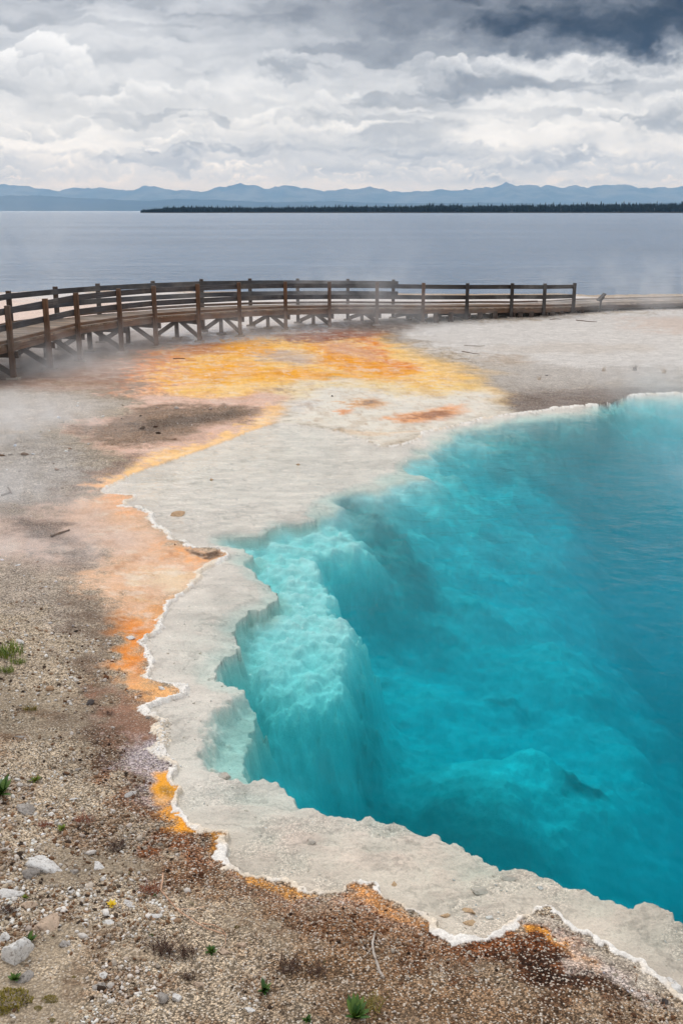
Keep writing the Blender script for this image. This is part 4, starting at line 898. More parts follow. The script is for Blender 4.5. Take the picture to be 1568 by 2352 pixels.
ROCKS = [ # px, py, width px, aspect, material, label
 (90,1990,76,(1,.75,.5),R_WHITE,'large angular white rock on the gravel at far left, cracked pale top'),
 (36,2203,56,(.9,.8,1.0),R_WHITE,'tall chunky white rock at the left edge, below the flat grey stones'),
 (56,1861,50,(1.1,.7,.42),R_GREY,'flat weathered grey rock slab on gravel left of the orange rim pockets'),
 (22,2056,42,(1.1,.8,.5),R_WHITE,'low pale rock half sunk at the left frame edge'),
 (106,2128,56,(1.1,.9,.45),R_TAN,'broad crumbly tan rock among white stones in the left foreground'),
 (60,2250,34,(.8,1.1,.5),R_GREY,'wedge shaped grey rock beside the chunky white one'),
 (300,2078,23,(1,.8,.6),R_WHITE,'small white rock just right of the yellow plant'),
 (404,2297,28,(.9,.9,.75),R_WHITE,'pale rock with a dark hollow beside it near the bottom edge'),
 (371,2303,24,(.9,.9,.8),R_GREY,'grey rock leaning left of the pale hollow rock'),
 (242,2243,18,(.8,1.1,.6),R_WHITE,'small upright white chip alone in open gravel, lower left'),
 (250,2122,24,(1,.8,.6),R_WHITE,'lumpy white rock below the yellow plant'),
 (358,2107,22,(1.1,.8,.45),R_WHITE,'flat white chip left of the long bent twig'),
 (514,2189,24,(1.1,.9,.4),R_TAN,'flat pinkish tan stone beside the green rosette'),
 (558,2174,18,(.9,.8,.8),R_TAN,'small buff upright stone right of the flat tan stone'),
 (453,2264,20,(1.1,.8,.5),R_TAN,'tan pebble right of the dark dry weed clump'),
 (570,2321,21,(1.2,.8,.4),R_WHITE,'flat white pebble left of the dark green rosette'),
 (75,2083,30,(1.1,.9,.5),R_TAN,'rounded pale tan rock below the large angular one'),
 (68,2015,34,(1,.9,.6),R_GREY,'crumbly grey rock just under the large angular white rock'),
 (228,1991,24,(1,.9,.6),R_WHITE,'small jagged white rock above the yellow plant'),
 (172,2004,18,(1,.9,.6),R_GREY,'grey stone right of the large angular white rock'),
 (230,2270,26,(1.1,.9,.6),R_GREY,'rough grey stone below the small upright chip'),
 (145,2173,26,(1,.9,.6),R_GREY,'dusty grey rock right of the dark green plant'),
 (8,2158,26,(1,.9,.6),R_WHITE,'white stone cut by the left frame edge'),
 (298,1826,22,(1.2,.7,.5),R_WHITE,'pale stone on rusty gravel left of the gold pocket'),
 (166,1838,28,(1.6,.35,.3),R_WHITE,'thin pale splinter lying on the gravel slope'),
 (180,1768,16,(1.3,.7,.5),R_GREY,'dark flat pebble on the pale gravel slope'),
 (50,1693,30,(1.7,.35,.3),R_GREY,'thin grey splinter lying on gravel below the mossy tuft'),
 (207,1616,16,(1.1,.9,.7),R_DARK,'small dark pebble on the brown damp band'),
 (372,1582,14,(1,.9,.9),R_WHITE,'small white knob in the orange spit by the rim'),
 (340,1650,12,(1,.8,.8),R_GREY,'small pale stone beside the narrow orange strip'),
 (300,1467,20,(1.2,.8,.6),R_WHITE,'flat white stone on the hot orange mat'),
 (48,1475,20,(1.2,.8,.5),R_WHITE,'pale stone right of the green grass tuft'),
 (1547,2270,36,(1,1,.8),R_WHITE,'knobbly white crust rock at the end of the rim, right frame edge'),
 (1524,2303,16,(1,.9,.8),R_DARK,'small black stone below the knobbly crust rock'),
 (412,1184,27,(1.2,.8,.55),R_BUFF,'buff crusted rock standing alone on the white shelf'),
 (486,1103,9,(1,.8,.7),R_BUFF,'tiny dark buff stone on the far white shelf'),
 (685,1068,11,(1.3,.8,.6),R_BUFF,'small flat brown stone on the far white shelf'),
 (763,911,6,(1,1,.8),R_DARK,'lone black pebble on the cream overflow apron'),
 (1101,2050,30,(1.2,.9,.6),R_SHELF,'largest drowned stone on the near shelf, light beige'),
 (1077,2093,24,(1.1,.9,.6),R_BUFF,'orange tan drowned stone near the rim of the near shelf'),
 (1024,2104,26,(1.4,.8,.35),R_BUFF,'flat brown drowned stone left of the orange tan one'),
 (1080,2118,24,(1.3,.9,.35),R_BUFF,'flat faint brown stone under water against the rim'),
 (1123,2108,15,(1.1,.9,.6),R_WHITE,'white drowned stone beside the flat faint brown one'),
 (515,1786,36,(1.2,.8,.6),R_SHELF,'smooth pale boulder under shallow water on the left shelf'),
 (712,1937,22,(1.1,.9,.6),R_SHELF,'rounded beige stone under water on the near shelf, left part'),
 (1238,2040,14,(1,.9,.7),R_WHITE,'pale drowned stone near the jagged drop off'),
 (905,2030,12,(1,.9,.7),R_BUFF,'small beige drowned stone above the white rim crest'),
 (1170,2018,26,(1.3,.9,.5),R_SHELF,'flat beige slab under water at the drop off notch'),
 (1255,863,6,(1,1,.8),R_DARK,'lone black stone on the far grey beach'),
]
def rocks():
    pts = put([r[0] for r in ROCKS], [r[1] for r in ROCKS])
    for i, (px, py, w, asp, m, lab) in enumerate(ROCKS):
        p = pts[i]; d = np.linalg.norm(p-np.array([0, 0, CAMH])); size = w/F*d*.42/max(.75, asp[0]*.8)
        v, f = rock_mesh(50+i, size, asp)
        if p[2] < 0 and m in (R_SHELF, R_BUFF, R_WHITE): p = p.copy(); p[2] = float(gz(p[0], p[1])[0])
        o = mesh_obj('rock', v, f, m, smooth=False); o.location = (p[0], p[1], p[2]+size*asp[2]*.12)
        o.rotation_euler = (random.uniform(-.12, .12), random.uniform(-.12, .12), random.uniform(-.5, .5))
        tag(o, lab, 'rock', 'drowned stones on the shelf' if p[2] < -.01 else 'rocks on the gravel bank')
rocks()

# ------------------------------------------------------------------ plants
def leaf_mat(name, a, b):
    m, n = mat(name); ri = n.geo('Random Per Island')
    n.out(n.bsdf(n.mix(ri, a, b), .5, None, .3)); return m
G_LEAF = leaf_mat('green_leaf', L(38,74,26), L(86,112,42)); G_BRIGHT = leaf_mat('bright_leaf', L(70,100,30), L(138,144,58))
G_YEL = leaf_mat('yellow_leaf', L(226,190,30), L(240,214,70)); G_OLIVE = leaf_mat('olive_moss', L(92,86,26), L(140,122,40))
G_DRY = leaf_mat('dry_stem', L(84,50,30), L(48,32,24)); G_STRAW = leaf_mat('straw', L(190,160,120), L(150,116,80)); G_RUST = leaf_mat('rusty_stem', L(150,74,36), L(96,52,32))
def blade(v, f, base, ang, lean, length, width, seg=3, curl=.6, zs=1.0):
    dx, dy = math.cos(ang), math.sin(ang); sx, sy = -dy, dx; b = len(v)
    r = z = 0
    for k in range(seg+1):
        t = k/seg; w = width*(math.sin(math.pi*min(1, .15+.85*t))**.8 if t < 1 else .05)
        a = lean+curl*t
        if k: r += length/seg*math.sin(a); z += length/seg*math.cos(a)
        for q in (-1, 1): v.append((base[0]+dx*r+sx*q*w/2, base[1]+dy*r+sy*q*w/2, base[2]+z*zs))
    for k in range(seg): f.append((b+2*k, b+2*k+1, b+2*k+3, b+2*k+2))
def plant(px, py, wpx, kind, m, label, cat='plant', group='small plants on the gravel'):
    p = put(px, py)[0]; d = np.linalg.norm(p-np.array([0, 0, CAMH])); s = wpx/F*d*(1.35 if kind == 'rosette' else 1.0)
    v, f = [], []; U = random.uniform
    if kind == 'rosette':
        for k in range(16): blade(v, f, (0, 0, 0), U(0, 6.28), U(.5, 1.1), s*U(.4, .58), s*.17, 3, U(.1, .5))
        for k in range(8): blade(v, f, (0, 0, 0), U(0, 6.28), U(.1, .5), s*U(.3, .45), s*.14, 3, U(.2, .6))
    elif kind == 'grass':
        for k in range(int(140)):
            r = s*.5*math.sqrt(random.random()); a = U(0, 6.28)
            blade(v, f, (r*math.cos(a), r*.7*math.sin(a), -.005), U(0, 6.28), U(0, .5), s*U(.2, .55), s*.03, 2, U(.2, .9))
    elif kind == 'wisp':
        for k in range(26): blade(v, f, (s*U(-.3, .3), s*U(-.15, .15), -.01), U(0, 6.28), U(0, .45), s*U(.5, 1.3), s*.035, 2, U(.1, .5))
    elif kind == 'moss':
        for k in range(420):
            r = s*.5*math.sqrt(random.random()); a = U(0, 6.28); h = s*.16*max(0, 1-(r/(s*.5))**2)
            blade(v, f, (r*math.cos(a), r*.75*math.sin(a), h-.005), U(0, 6.28), U(.1, 1.1), s*U(.05, .1), s*.035, 2, .4)
    elif kind == 'weed':
        for k in range(44):
            bx, by = s*U(-.35, .35), s*U(-.28, .28); a = U(0, 6.28); l = U(.3, 1.35)
            H = s*U(.25, .65); blade(v, f, (bx, by, -.01), a, l, H, s*.03, 3, .2)
            for q in range(9):
                t = U(.15, 1); blade(v, f, (bx+math.cos(a)*H*t*math.sin(l), by+math.sin(a)*H*t*math.sin(l), H*t*math.cos(l)), U(0, 6.28), U(.3, 1.3), s*U(.08, .2), s*.03, 1, .2)
    o = mesh_obj({'rosette': 'leafy_plant', 'grass': 'grass_tuft', 'wisp': 'grass_tuft', 'moss': 'moss_clump', 'weed': 'dry_weed'}[kind], v, f, m)
    o.location = p; tag(o, label, cat, group); return o
PL = [
 (258,2082,21,'rosette',G_YEL,'bright yellow leafed plant on the white gravel, lower left'),
 (145,1906,20,'rosette',G_BRIGHT,'light green rosette on gravel above the large angular white rock'),
 (67,2166,34,'rosette',G_LEAF,'dark green spreading plant above the chunky white rock'),
 (485,2189,26,'rosette',G_LEAF,'green rosette below the bent twig beside a flat tan stone'),
 (606,2276,34,'rosette',G_LEAF,'dark green pointed rosette on brown gravel near the bottom'),
 (34,2254,26,'rosette',G_LEAF,'green plant between the wedge rock and the big moss clump'),
 (58,2064,14,'rosette',G_BRIGHT,'tiny light green sprig beside the rounded tan rock'),
 (706,2346,20,'rosette',G_LEAF,'green sprig cut by the bottom frame edge'),
 (348,2152,10,'rosette',G_LEAF,'tiny green sprig left of the twig fork'),
 (357,2060,10,'rosette',G_LEAF,'tiny green sprig at the foot of the tall rusty weed'),
 (815,2340,62,'rosette',G_LEAF,'largest dark green leafy plant at the bottom centre'),
 (852,2318,62,'weed',G_OLIVE,'olive brown bushy plant right of the dark leafy one'),
 (83,1794,22,'rosette',G_BRIGHT,'yellow green rosette on the pale gravel slope'),
 (2,1826,60,'rosette',G_LEAF,'dark green leafy clump cut by the left frame edge'),
 (14,1505,74,'grass',G_BRIGHT,'widest green grass tuft at the left edge of the gravel'),
 (42,1524,34,'grass',G_BRIGHT,'middle green tuft just below the widest one'),
 (16,1543,32,'grass',G_BRIGHT,'lowest green tuft of the three at the left edge'),
 (70,1632,28,'grass',G_OLIVE,'yellow brown tuft alone on the pale gravel'),
 (18,2305,100,'moss',G_OLIVE,'big olive moss clump in the bottom left corner'),
 (115,2300,36,'moss',G_OLIVE,'round green moss clump right of the big olive one'),
 (86,2318,22,'moss',G_OLIVE,'small moss clump between the big and the round one'),
 (8,2328,40,'moss',G_OLIVE,'moss patch below the big olive clump'),
 (120,2346,18,'moss',G_OLIVE,'moss tuft at the very bottom edge'),
 (168,2247,14,'moss',G_OLIVE,'yellowish moss tuft in gravel left of the white chip'),
 (545,2130,18,'moss',G_OLIVE,'small olive tuft right of the bent twig'),
 (103,1900,32,'weed',G_RUST,'thin rusty weed with a red tip above the large white rock'),
 (272,1950,50,'weed',G_DRY,'dark brown dry weed between white gravel and rusty gravel'),
 (345,2050,48,'weed',G_RUST,'tall rusty weed at the upper end of the bent twig'),
 (190,1888,40,'weed',G_RUST,'rusty weed on gravel right of the light green rosette'),
 (18,2100,44,'weed',G_DRY,'dark dry weed at the left frame edge'),
 (372,2190,66,'weed',G_DRY,'low black brown weed clump right of centre gravel'),
 (430,2198,52,'weed',G_DRY,'dark dry weed with upright stems below the twig'),
 (660,2226,52,'weed',G_DRY,'brown dry weed on the brown gravel slope'),
 (728,2236,44,'weed',G_DRY,'dry weed left of the forked dead stick'),
 (435,2248,34,'weed',G_DRY,'tiny dark weed beside the tan pebble'),
 (250,1640,20,'weed',G_DRY,'thin dry stalk on the brown damp band'),
 (1385,853,12,'wisp',G_STRAW,'pale straw wisp on the far beach'),
 (1455,851,16,'wisp',G_DRY,'dark brown grass wisp on the far beach'),
 (1523,858,14,'wisp',G_STRAW,'straw wisp nearest the right frame edge'),
 (1236,873,13,'wisp',G_STRAW,'low straw wisp above the grey beach'),
]
for a in PL: plant(*a, cat=('grass' if a[3] in ('grass', 'wisp') else 'moss' if a[3] == 'moss' else 'plant'))

# ------------------------------------------------------------------ fine dry litter between the stones (one mass)
def litter():
    N = 2600; px = RNG.uniform(-60, 1640, N); py = RNG.uniform(1480, 2440, N)
    P = put(px, py); T = terrain(P[:, 0], P[:, 1]); cl = fbm(P[:, 0]*1.6, P[:, 1]*1.6, 3, 320)
    P = P[(T['s'] < -.15) & (RNG.random(N) < np.clip((cl-.42)*5, .04, 1))]
    v, f = [], []
    for p in P:
        k = random.random()
        if k < .5:
            for q in range(random.randint(2, 6)): blade(v, f, (p[0]+random.uniform(-.03, .03), p[1]+random.uniform(-.03, .03), p[2]-.004), random.uniform(0, 6.28), random.uniform(.3, 1.4), random.uniform(.02, .07), .0045, 2, .5)
        else:
            blade(v, f, (p[0], p[1], p[2]+.006), random.uniform(0, 6.28), 1.5, random.uniform(.03, .09), random.uniform(.003, .008), 1, .05)
    m, n = mat('dry_litter'); ri = n.geo('Random Per Island')
    c = n.mix(n.rng(ri, 0, .6), L(58,36,24), L(104,66,40)); c = n.mix(n.rng(ri, .8, .82), c, L(170,150,128)); c = n.mix(n.rng(ri, .95, .96), c, L(84,96,40))
    n.out(n.bsdf(c, .8, None, .2)); tag(mesh_obj('dry_litter', v, f, m), kind='stuff')
litter()

# ------------------------------------------------------------------ twigs
def tube(name, pts_list, m):
    """pts_list: list of (3D points, radius start, radius end)"""
    V, Fc = [], []
    for pts, r0, r1 in pts_list:
        pts = [Vector(p) for p in pts]; b = len(V); n_ = len(pts)
        for i, p in enumerate(pts):
            d = (pts[min(i+1, n_-1)]-pts[max(i-1, 0)]).normalized(); s_ = d.cross(Vector((0, 0, 1)));
            if s_.length < 1e-4: s_ = Vector((1, 0, 0))
            s_.normalize(); u = s_.cross(d); r = r0+(r1-r0)*i/(n_-1)
            for k in range(6): a = k/6*2*math.pi; V.append(p+(s_*math.cos(a)+u*math.sin(a))*r*random.uniform(.85, 1.15))
        for i in range(n_-1):
            for k in range(6): Fc.append((b+i*6+k, b+i*6+(k+1) % 6, b+(i+1)*6+(k+1) % 6, b+(i+1)*6+k))
        Fc.append(tuple(b+k for k in range(5, -1, -1))); Fc.append(tuple(b+(n_-1)*6+k for k in range(6)))
    return mesh_obj(name, V, Fc, m)
def stem_mat(name, a, b):
    m, n = mat(name); P = n.geo('Position'); n.out(n.bsdf(n.mix(n.rng(n.noise(P, 14., 5, .6), .35, .65), a, b), .8, n.bump(n.noise(P, 120., 3), .4, .005), .2)); return m
T_PEEL = stem_mat('peeled_twig', L(226,186,156), L(142,104,80)); T_GREY = stem_mat('grey_deadwood', L(196,186,176), L(130,118,108)); T_BROWN = stem_mat('brown_deadwood', L(110,86,66), L(78,60,48))
def twig(lines_, m, label, grp='twigs on the ground', lift=.012):
    out = []
    for pts, r0, r1 in lines_:
        a = np.array(pts, float); t = np.linspace(0, len(a)-1, (len(a)-1)*4+1)
        px = np.interp(t, np.arange(len(a)), a[:, 0]); py = np.interp(t, np.arange(len(a)), a[:, 1])
        P = put(px, py); P[:, 2] = np.maximum(P[:, 2], np.convolve(np.pad(P[:, 2], 2, 'edge'), np.ones(5)/5, 'valid'))+lift
        out.append(([tuple(q) for q in P], r0, r1))
    tag(tube('twig', out, m), label, 'twig', grp)
twig([([(375,2012),(374,2030),(370,2052),(395,2082),(415,2102),(445,2122),(475,2140),(515,2154)], .006, .0035), ([(465,2128),(490,2132),(510,2142),(520,2157),(518,2177)], .0045, .002), ([(409,2095),(445,2096),(480,2087)], .0025, .0015)], T_PEEL, 'long peeled bent twig with forked ends on the foreground gravel', lift=.02)
twig([([(860,2151),(855,2174),(857,2196),(867,2224),(871,2238),(880,2253)], .007, .009), ([(856,2180),(845,2196),(835,2206)], .003, .0015)], T_GREY, 'grey forked dead stick on the brown gravel at bottom centre', lift=.02)
twig([([(1065,794),(1100,796),(1112,795)], .016, .01)], T_GREY, 'white fallen stick on the pale far plain')
twig([([(1262,734.5),(1275,733),(1288,734)], .012, .008)], T_BROWN, 'dark thin stick on the ground under the last railing post')
twig([([(1322,736),(1345,738.5),(1370,740)], .02, .01)], T_BROWN, 'brown branch lying right of the last railing post')
twig([([(398,825),(412,824),(425,825)], .015, .01)], T_BROWN, 'brown stick lying on the orange mat near the boardwalk')
twig([([(118,1234),(140,1226),(160,1219)], .02, .012)], T_BROWN, 'dark stick on the misty mauve mud at left')
twig([([(5,1140),(25,1132)], .02, .012), ([(20,1122),(28,1136)], .015, .01)], T_BROWN, 'short forked stick in the pale gravel near the left frame edge')
twig([([(700,2105),(712,2115),(728,2126)], .004, .002)], T_BROWN, 'thin brown twig on pinkish gravel below the rim')
twig([([(1060,808),(1090,813),(1100,814)], .011, .007)], T_BROWN, 'brown stick on the pale plain below the white one')

# ------------------------------------------------------------------ steam
def steam(px, py, Y, rad, dens, seed, rot=0):
    c = at_dist(px, py, Y)
    v, f = ico(3); o = mesh_obj('steam', v*1.0, f)
    o.location = c; o.scale = rad; o.rotation_euler = (0, 0, rot)
    m, n = mat('steam_vapour'); tc = n.n('ShaderNodeTexCoord').outputs['Object']
    r = n.vm('LENGTH', tc, out=1); fall = n.m('POWER', n.m('SUBTRACT', 1, n.m('MINIMUM', r, 1)), 1.3)
    P = n.geo('Position')
    nz = n.rng(n.noise(P, 1.1/max(min(rad), .5)*1.6, 3, .6, .6), .38, .72)
    d = n.m('MULTIPLY', n.m('MULTIPLY', fall, nz), dens)
    pv = n.n('ShaderNodeVolumePrincipled', inp={'Color': (.93, .95, .98), 'Density': d, 'Anisotropy': .2})
    n.out(None, pv.outputs[0]); o.data.materials.append(m)
    return tag(o, kind='stuff')
STEAM = [
 (60,860,29,(4.5,2.5,1.5),1.28,1),(250,800,33,(4,2,1.2),0.80,2),(10,985,21,(3.2,2.5,1.0),1.44,3),(-50,1150,15.5,(3.0,1.6,.8),1.44,4),(50,1290,13.0,(2.8,1.0,.5),1.76,5),
 (160,700,37,(7,2,1.4),.3,6),(560,760,36,(5,2,1.0),0.56,7),(790,690,41,(5,2,1.6),0.56,8),(900,740,38,(5,1.8,.8),.4,9),
 (1500,668,46,(9,3,2.2),.30,10),(1600,930,24,(3.0,4,1.5),.5,11),(1620,1120,17,(2.0,3,1.2),.3,12),(1420,880,26,(5,2.0,.7),.28,13),(880,610,46,(3.5,3,2.4),.12,14),
 (690,1800,8.3,(.8,.5,.4),1.6,15),(545,1530,10.2,(.5,.5,.35),1.2,16),(-20,560,60,(10,5,5),.09,17),
]
for a in STEAM: steam(*a)

# ------------------------------------------------------------------ sky, sun
SUN_EL, SUN_AZ = math.radians(48), math.radians(-25)     # azimuth from +Y towards +X
sun = bpy.data.lights.new('sun', 'SUN'); sun.energy = 4.5; sun.angle = math.radians(14); sun.color = (1, .965, .91)
so = bpy.data.objects.new('sun', sun); COL.objects.link(so)
dirv = Vector((math.sin(SUN_AZ)*math.cos(SUN_EL), math.cos(SUN_AZ)*math.cos(SUN_EL), math.sin(SUN_EL)))
so.rotation_euler = dirv.to_track_quat('Z', 'Y').to_euler(); so.location = dirv*60
wd = bpy.data.worlds.new('World'); sc.world = wd; wd.use_nodes = True
n = NT(wd.node_tree)
sky = n.n('ShaderNodeTexSky'); sky.sky_type = 'NISHITA'; sky.sun_disc = False; sky.sun_elevation = SUN_EL; sky.sun_rotation = SUN_AZ; sky.air_density = 1; sky.dust_density = 1
bg = n.n('ShaderNodeBackground', inp={'Color': sky.outputs[0], 'Strength': .05})
o = n.t.nodes.new('ShaderNodeOutputWorld'); n.t.links.new(bg.outputs[0], o.inputs[0])

def cloud_tone(u, v):
    """brightness (0..255) of the cloud deck; u across, v down, in hundreds of photo pixels"""
    U0, V0 = u, v
    wx = (fbm(u*.9, v*1.4, 5, 401)-.5); wy = (fbm(u*.9, v*1.4, 5, 402)-.5)
    fx = (fbm(u*5, v*6.5, 4, 403, .6)-.5); fy = (fbm(u*5, v*6.5, 4, 404, .6)-.5)
    gx = fbm(u*15, v*17, 3, 405)-.5; gy = fbm(u*15, v*17, 3, 406)-.5
    ux = u+wx*.8+fx*.20+gx*.05; vx = v+wy*.55+fy*.16+gy*.045
    tone = np.interp(v, [-6, 0, 1.5, 3, 4.0, 4.3], [226, 206, 213, 220, 211, 222])
    sheet = fbm(ux*.30, vx*1.5, 5, 410)-.5
    tone = tone + sheet*np.interp(v, [0, 4.3], [78, 78])
    sheet2 = fbm(ux*.9, vx*3.6, 5, 415)-.5
    tone = tone + sheet2*44
    rr = np.random.default_rng(77)
    def puffs(cu, cv, w, h, nb, bright, dark, alpha, crisp=.14, tilt=.15):
        nonlocal tone
        m = (np.abs(u-cu) < w*1.6) & (np.abs(v-cv) < h*2.6)
        if not m.any(): return
        x = ux[m]; y = vx[m]; best = np.full(x.shape, -9.); sh = np.zeros(x.shape)
        for k in range(nb):
            a = rr.uniform(-1, 1); bx = cu+a*w*.85; top = (1-a*a)**.7
            r = h*rr.uniform(.28, .62)*(.55+.45*top); by = cv+h*.45-rr.uniform(0, 1)*h*1.05*top
            d2 = ((x-bx)/(r*1.25))**2+((y-by)/r)**2
            zz = 1-np.sqrt(d2); val = zz*r
            ny = (y-by)/r; nx = (x-bx)/(r*1.25)
            s_ = np.clip(.5-.55*ny+tilt*nx, 0, 1)
            up = val > best
            best = np.where(up, val, best); sh = np.where(up, s_, sh)
        cov = sstep(0, crisp*h, best)
        lower = np.clip((y-(cv-h*.5))/(h*1.1), 0, 1)
        val = dark+(bright-dark)*np.clip(sh*(1-.75*lower)+.12, 0, 1)
        al = alpha*cov*(1-sstep(.75, 1.15, lower)*.85)
        tone[m] = tone[m]*(1-al)+val*al
    # far banks low over the mountains, then bigger ones higher up
    for vb, cnt, w, h, br, dk, al in ((4.15, 26, .9, .16, 244, 198, .75), (3.85, 24, 1.1, .24, 246, 194, .8), (3.45, 20, 1.3, .30, 246, 192, .75), (2.95, 18, 1.5, .38, 246, 194, .65), (2.4, 14, 1.8, .45, 242, 196, .55), (1.7, 10, 2.0, .5, 238, 200, .5)):
        for k in range(cnt):
            puffs(rr.uniform(-5, 21), vb+rr.uniform(-.15, .15), w*rr.uniform(.5, 1.2), h*rr.uniform(.7, 1.25), 14, br+rr.uniform(-6, 8), dk+rr.uniform(-8, 8), al*rr.uniform(.6, 1.2))
    # thin grey bars between the banks
    bars = sstep(.56, .70, fbm(ux*.32+9, vx*2.6, 4, 430))
    tone = tone - bars*np.interp(v, [0, 3, 4.4], [26, 32, 22])
    def blob(cu, cv, ru, rv, tn, k, soft=.5, wob=1., var=.35):
        nonlocal tone
        d = np.sqrt(((u+wx*1.5*wob+fx*.3-cu)/ru)**2+((v+wy*1.0*wob+fy*.3-cv)/rv)**2)
        m = sstep(1.0+soft*.4, 1.0-soft, d)*k
        t = tn+(np.clip(tone, 175, 250)-215)*min(var, .5)+(fbm(ux*1.3, vx*2.2, 4, 440)-.5)*30*var*2
        tone = tone*(1-m)+t*m
    blob(12.3, 3.15, 3.2, .42, 250, .75, .8); blob(12.4, 2.5, 3.0, .35, 246, .6, .8)
    blob(3.0, 2.55, 2.6, .5, 206, .5, .8); blob(8.3, 3.35, 2.6, .35, 203, .6, .8); blob(5.6, 1.95, 2.6, .35, 232, .5, .8)
    blob(3.5, .45, 4.5, .7, 218, .45, .8)
    blob(9.5, 1.15, 2.6, .35, 178, .55, .8); blob(8.0, .5, 3.6, .55, 176, .75, .9)
    blob(2.2, 1.1, 3.4, .45, 203, .5, .8); puffs(.7, 1.55, 1.5, .80, 26, 244, 192, .9, .08); puffs(1.75, 1.75, .7, .4, 12, 236, 206, .6)
    blob(.8, 2.15, 1.4, .25, 206, .6, .8)
    puffs(6.6, 1.45, .85, .40, 16, 214, 172, .85, .12); blob(6.75, 1.62, .75, .20, 184, .75, .6)
    puffs(11.0, 1.75, 1.7, .55, 26, 226, 160, .9, .10); blob(11.3, 1.98, 1.55, .27, 164, .85, .55)
    puffs(9.7, 1.55, .9, .4, 12, 218, 176, .6, .2)
    puffs(6.0, 2.85, 1.15, .42, 18, 243, 208, .75); puffs(4.3, 2.75, .9, .3, 12, 232, 204, .6)
    puffs(14.1, 2.75, .85, .36, 16, 244, 200, .85, .1); puffs(15.5, 2.7, .95, .45, 16, 216, 172, .85, .12); blob(15.4, 2.95, .9, .2, 178, .7, .6)
    puffs(14.4, 1.6, 1.4, .26, 14, 226, 176, .6, .25); blob(14.2, 1.62, 1.2, .16, 176, .6, .7)
    puffs(2.2, 3.72, .6, .26, 12, 244, 210, .8); puffs(4.9, 3.9, .75, .2, 12, 240, 210, .7); puffs(.2, 3.6, .8, .3, 12, 240, 212, .6); puffs(9.4, 3.8, 1.3, .25, 16, 240, 206, .7); puffs(11.6, 3.75, .9, .24, 12, 238, 204, .6)
    # the dark rain cloud at the upper right
    blob(10.6, .25, 6.0, .95, 160, .85, .9, 1.2, 1.0); blob(13.6, .1, 6.2, .95, 132, .92, .85, 1.0, .8); blob(14.0, .3, 4.6, .95, 104, .9, .95, 1.2, .9); blob(15.2, .7, 3.8, .62, 66, .93, .95, 1.1, .9); blob(12.6, .35, 3.0, .3, 104, .5, .9, 1.2, .6)
    blob(17.5, .3, 3.5, 1.0, 72, .9, .6, .6, .4)
    tone = tone + (fbm(ux*1.6, vx*3.2, 5, 447, .55)-.5)*np.clip((175-tone)/80, 0, 1)*96+(fbm(ux*.5+3, vx*2.0, 4, 448)-.5)*np.clip((175-tone)/80, 0, 1)*84
    tone = np.where(tone < 225, 225-(225-tone)*(1+.22*np.clip((tone-110)/70, 0, 1)), tone)
    # strata towards the horizon
    low = sstep(4.12, 4.3, v+wy*.15); tone = tone*(1-low*.75)+(226+(fbm(ux*1.2, vx*9, 4, 450)-.5)*40)*low*.75
    return np.clip(tone, 36, 253)

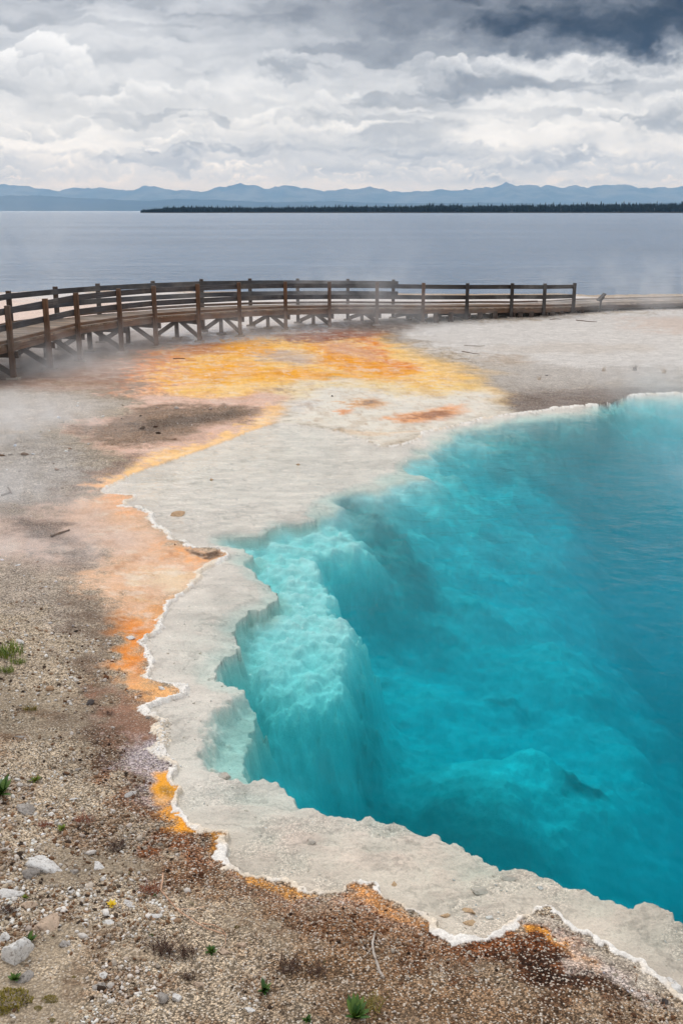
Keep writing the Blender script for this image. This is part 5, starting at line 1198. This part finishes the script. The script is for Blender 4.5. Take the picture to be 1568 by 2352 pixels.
def build_sky():
    az = np.radians(np.concatenate([np.linspace(-180, -26, 50, endpoint=False), np.linspace(-26, 26, 900), np.linspace(26, 180, 51)[1:-1]]))
    el = np.radians(np.concatenate([np.linspace(-3, 0, 3, endpoint=False), np.linspace(0, 12.5, 330), np.linspace(12.5, 88, 40)[1:]]))
    E, A = np.meshgrid(el, az, indexing='ij'); R = 1.5e5
    V = np.stack([np.sin(A)*np.cos(E), np.cos(A)*np.cos(E), np.sin(E)], -1)
    # photo coordinates of each direction, so that the cloud shapes sit at their true bearing and height
    fw = V@np.array([0, cp, -sp]); up = V@np.array([0, sp, cp]); ok = fw > .5
    fw2 = np.where(ok, fw, 1)
    u = np.where(ok, (CX+F*V[..., 0]/fw2)/100, 7.84+A*25); v = np.where(ok, (CY-F*up/fw2)/100, 4.84-E*25)
    uu, vv = u.ravel(), v.ravel()
    dark = cloud_tone(uu, vv)
    hi = np.tile(226., uu.shape)+(fbm(uu*.15, vv*.3, 4, 460)-.5)*60
    k = sstep(-1.2, -3.5, vv); k = np.maximum(k, sstep(.55, .9, np.abs(A.ravel())))
    t = dark*(1-k)+hi*k
    tl = lin(t)
    b = np.clip((235-t)/170, 0, 1)[:, None]
    b2 = np.clip((120-t)/60, 0, 1)[:, None]; tint = (1-b)*np.array([1., 1.0, 1.015])+b*(np.array([.91, .97, 1.11])*(1-b2)+np.array([.95, .99, 1.09])*b2)
    lw = sstep(2.6, 4.4, vv)[:, None]*(.35+.65*sstep(236, 205, t)[:, None])
    tint = tint*(1-lw)+tint*np.array([.93, .985, 1.065])*lw
    c = tl[:, None]*tint*(1+.12*k)[:, None]
    na = len(az); i = np.arange(len(el)-1)[:, None]*na; j = np.arange(na)[None]; j2 = (j+1) % na
    f = np.stack([i+j, i+j2, i+na+j2, i+na+j], -1).reshape(-1, 4)
    o = mesh_obj('sky', V.reshape(-1, 3)*R, f, None, smooth=True); fattr(o, 'radiance', c); fattr(o, 'thinness', np.where(A.ravel() > -1e9, .22*np.where(k > .5, 1, np.clip((t-60)/130, .015, 1)), 0))
    m, n = mat('cloudy_sky')
    em = n.n('ShaderNodeEmission', inp={'Color': n.attr('radiance'), 'Strength': SKY_GAIN}).outputs[0]
    tv = n.attr('thinness', 2); tr = n.n('ShaderNodeBsdfTransparent', inp={'Color': n.xyz(tv, tv, tv)}).outputs[0]
    ad = n.n('ShaderNodeAddShader'); n.set(ad.inputs[0], em); n.set(ad.inputs[1], tr); n.out(ad.outputs[0])
    m.cycles.emission_sampling = 'NONE'; o.data.materials.append(m)
    tag(o, kind='structure')
SKY_GAIN = .78
build_sky()

# ------------------------------------------------------------------ render settings
sc.render.engine = 'CYCLES'
sc.view_settings.view_transform = 'Standard'; sc.view_settings.look = 'None'; sc.view_settings.exposure = 0.35; sc.view_settings.gamma = 1
cy = sc.cycles
cy.max_bounces = 8; cy.diffuse_bounces = 3; cy.glossy_bounces = 3; cy.transparent_max_bounces = 16; cy.transmission_bounces = 4; cy.volume_bounces = 2
cy.volume_step_rate = 3.0; cy.volume_max_steps = 128
cy.use_denoising = True
try: cy.denoiser = 'OPENIMAGEDENOISE'
except Exception as e: print(e)
cy.sample_clamp_indirect = 6
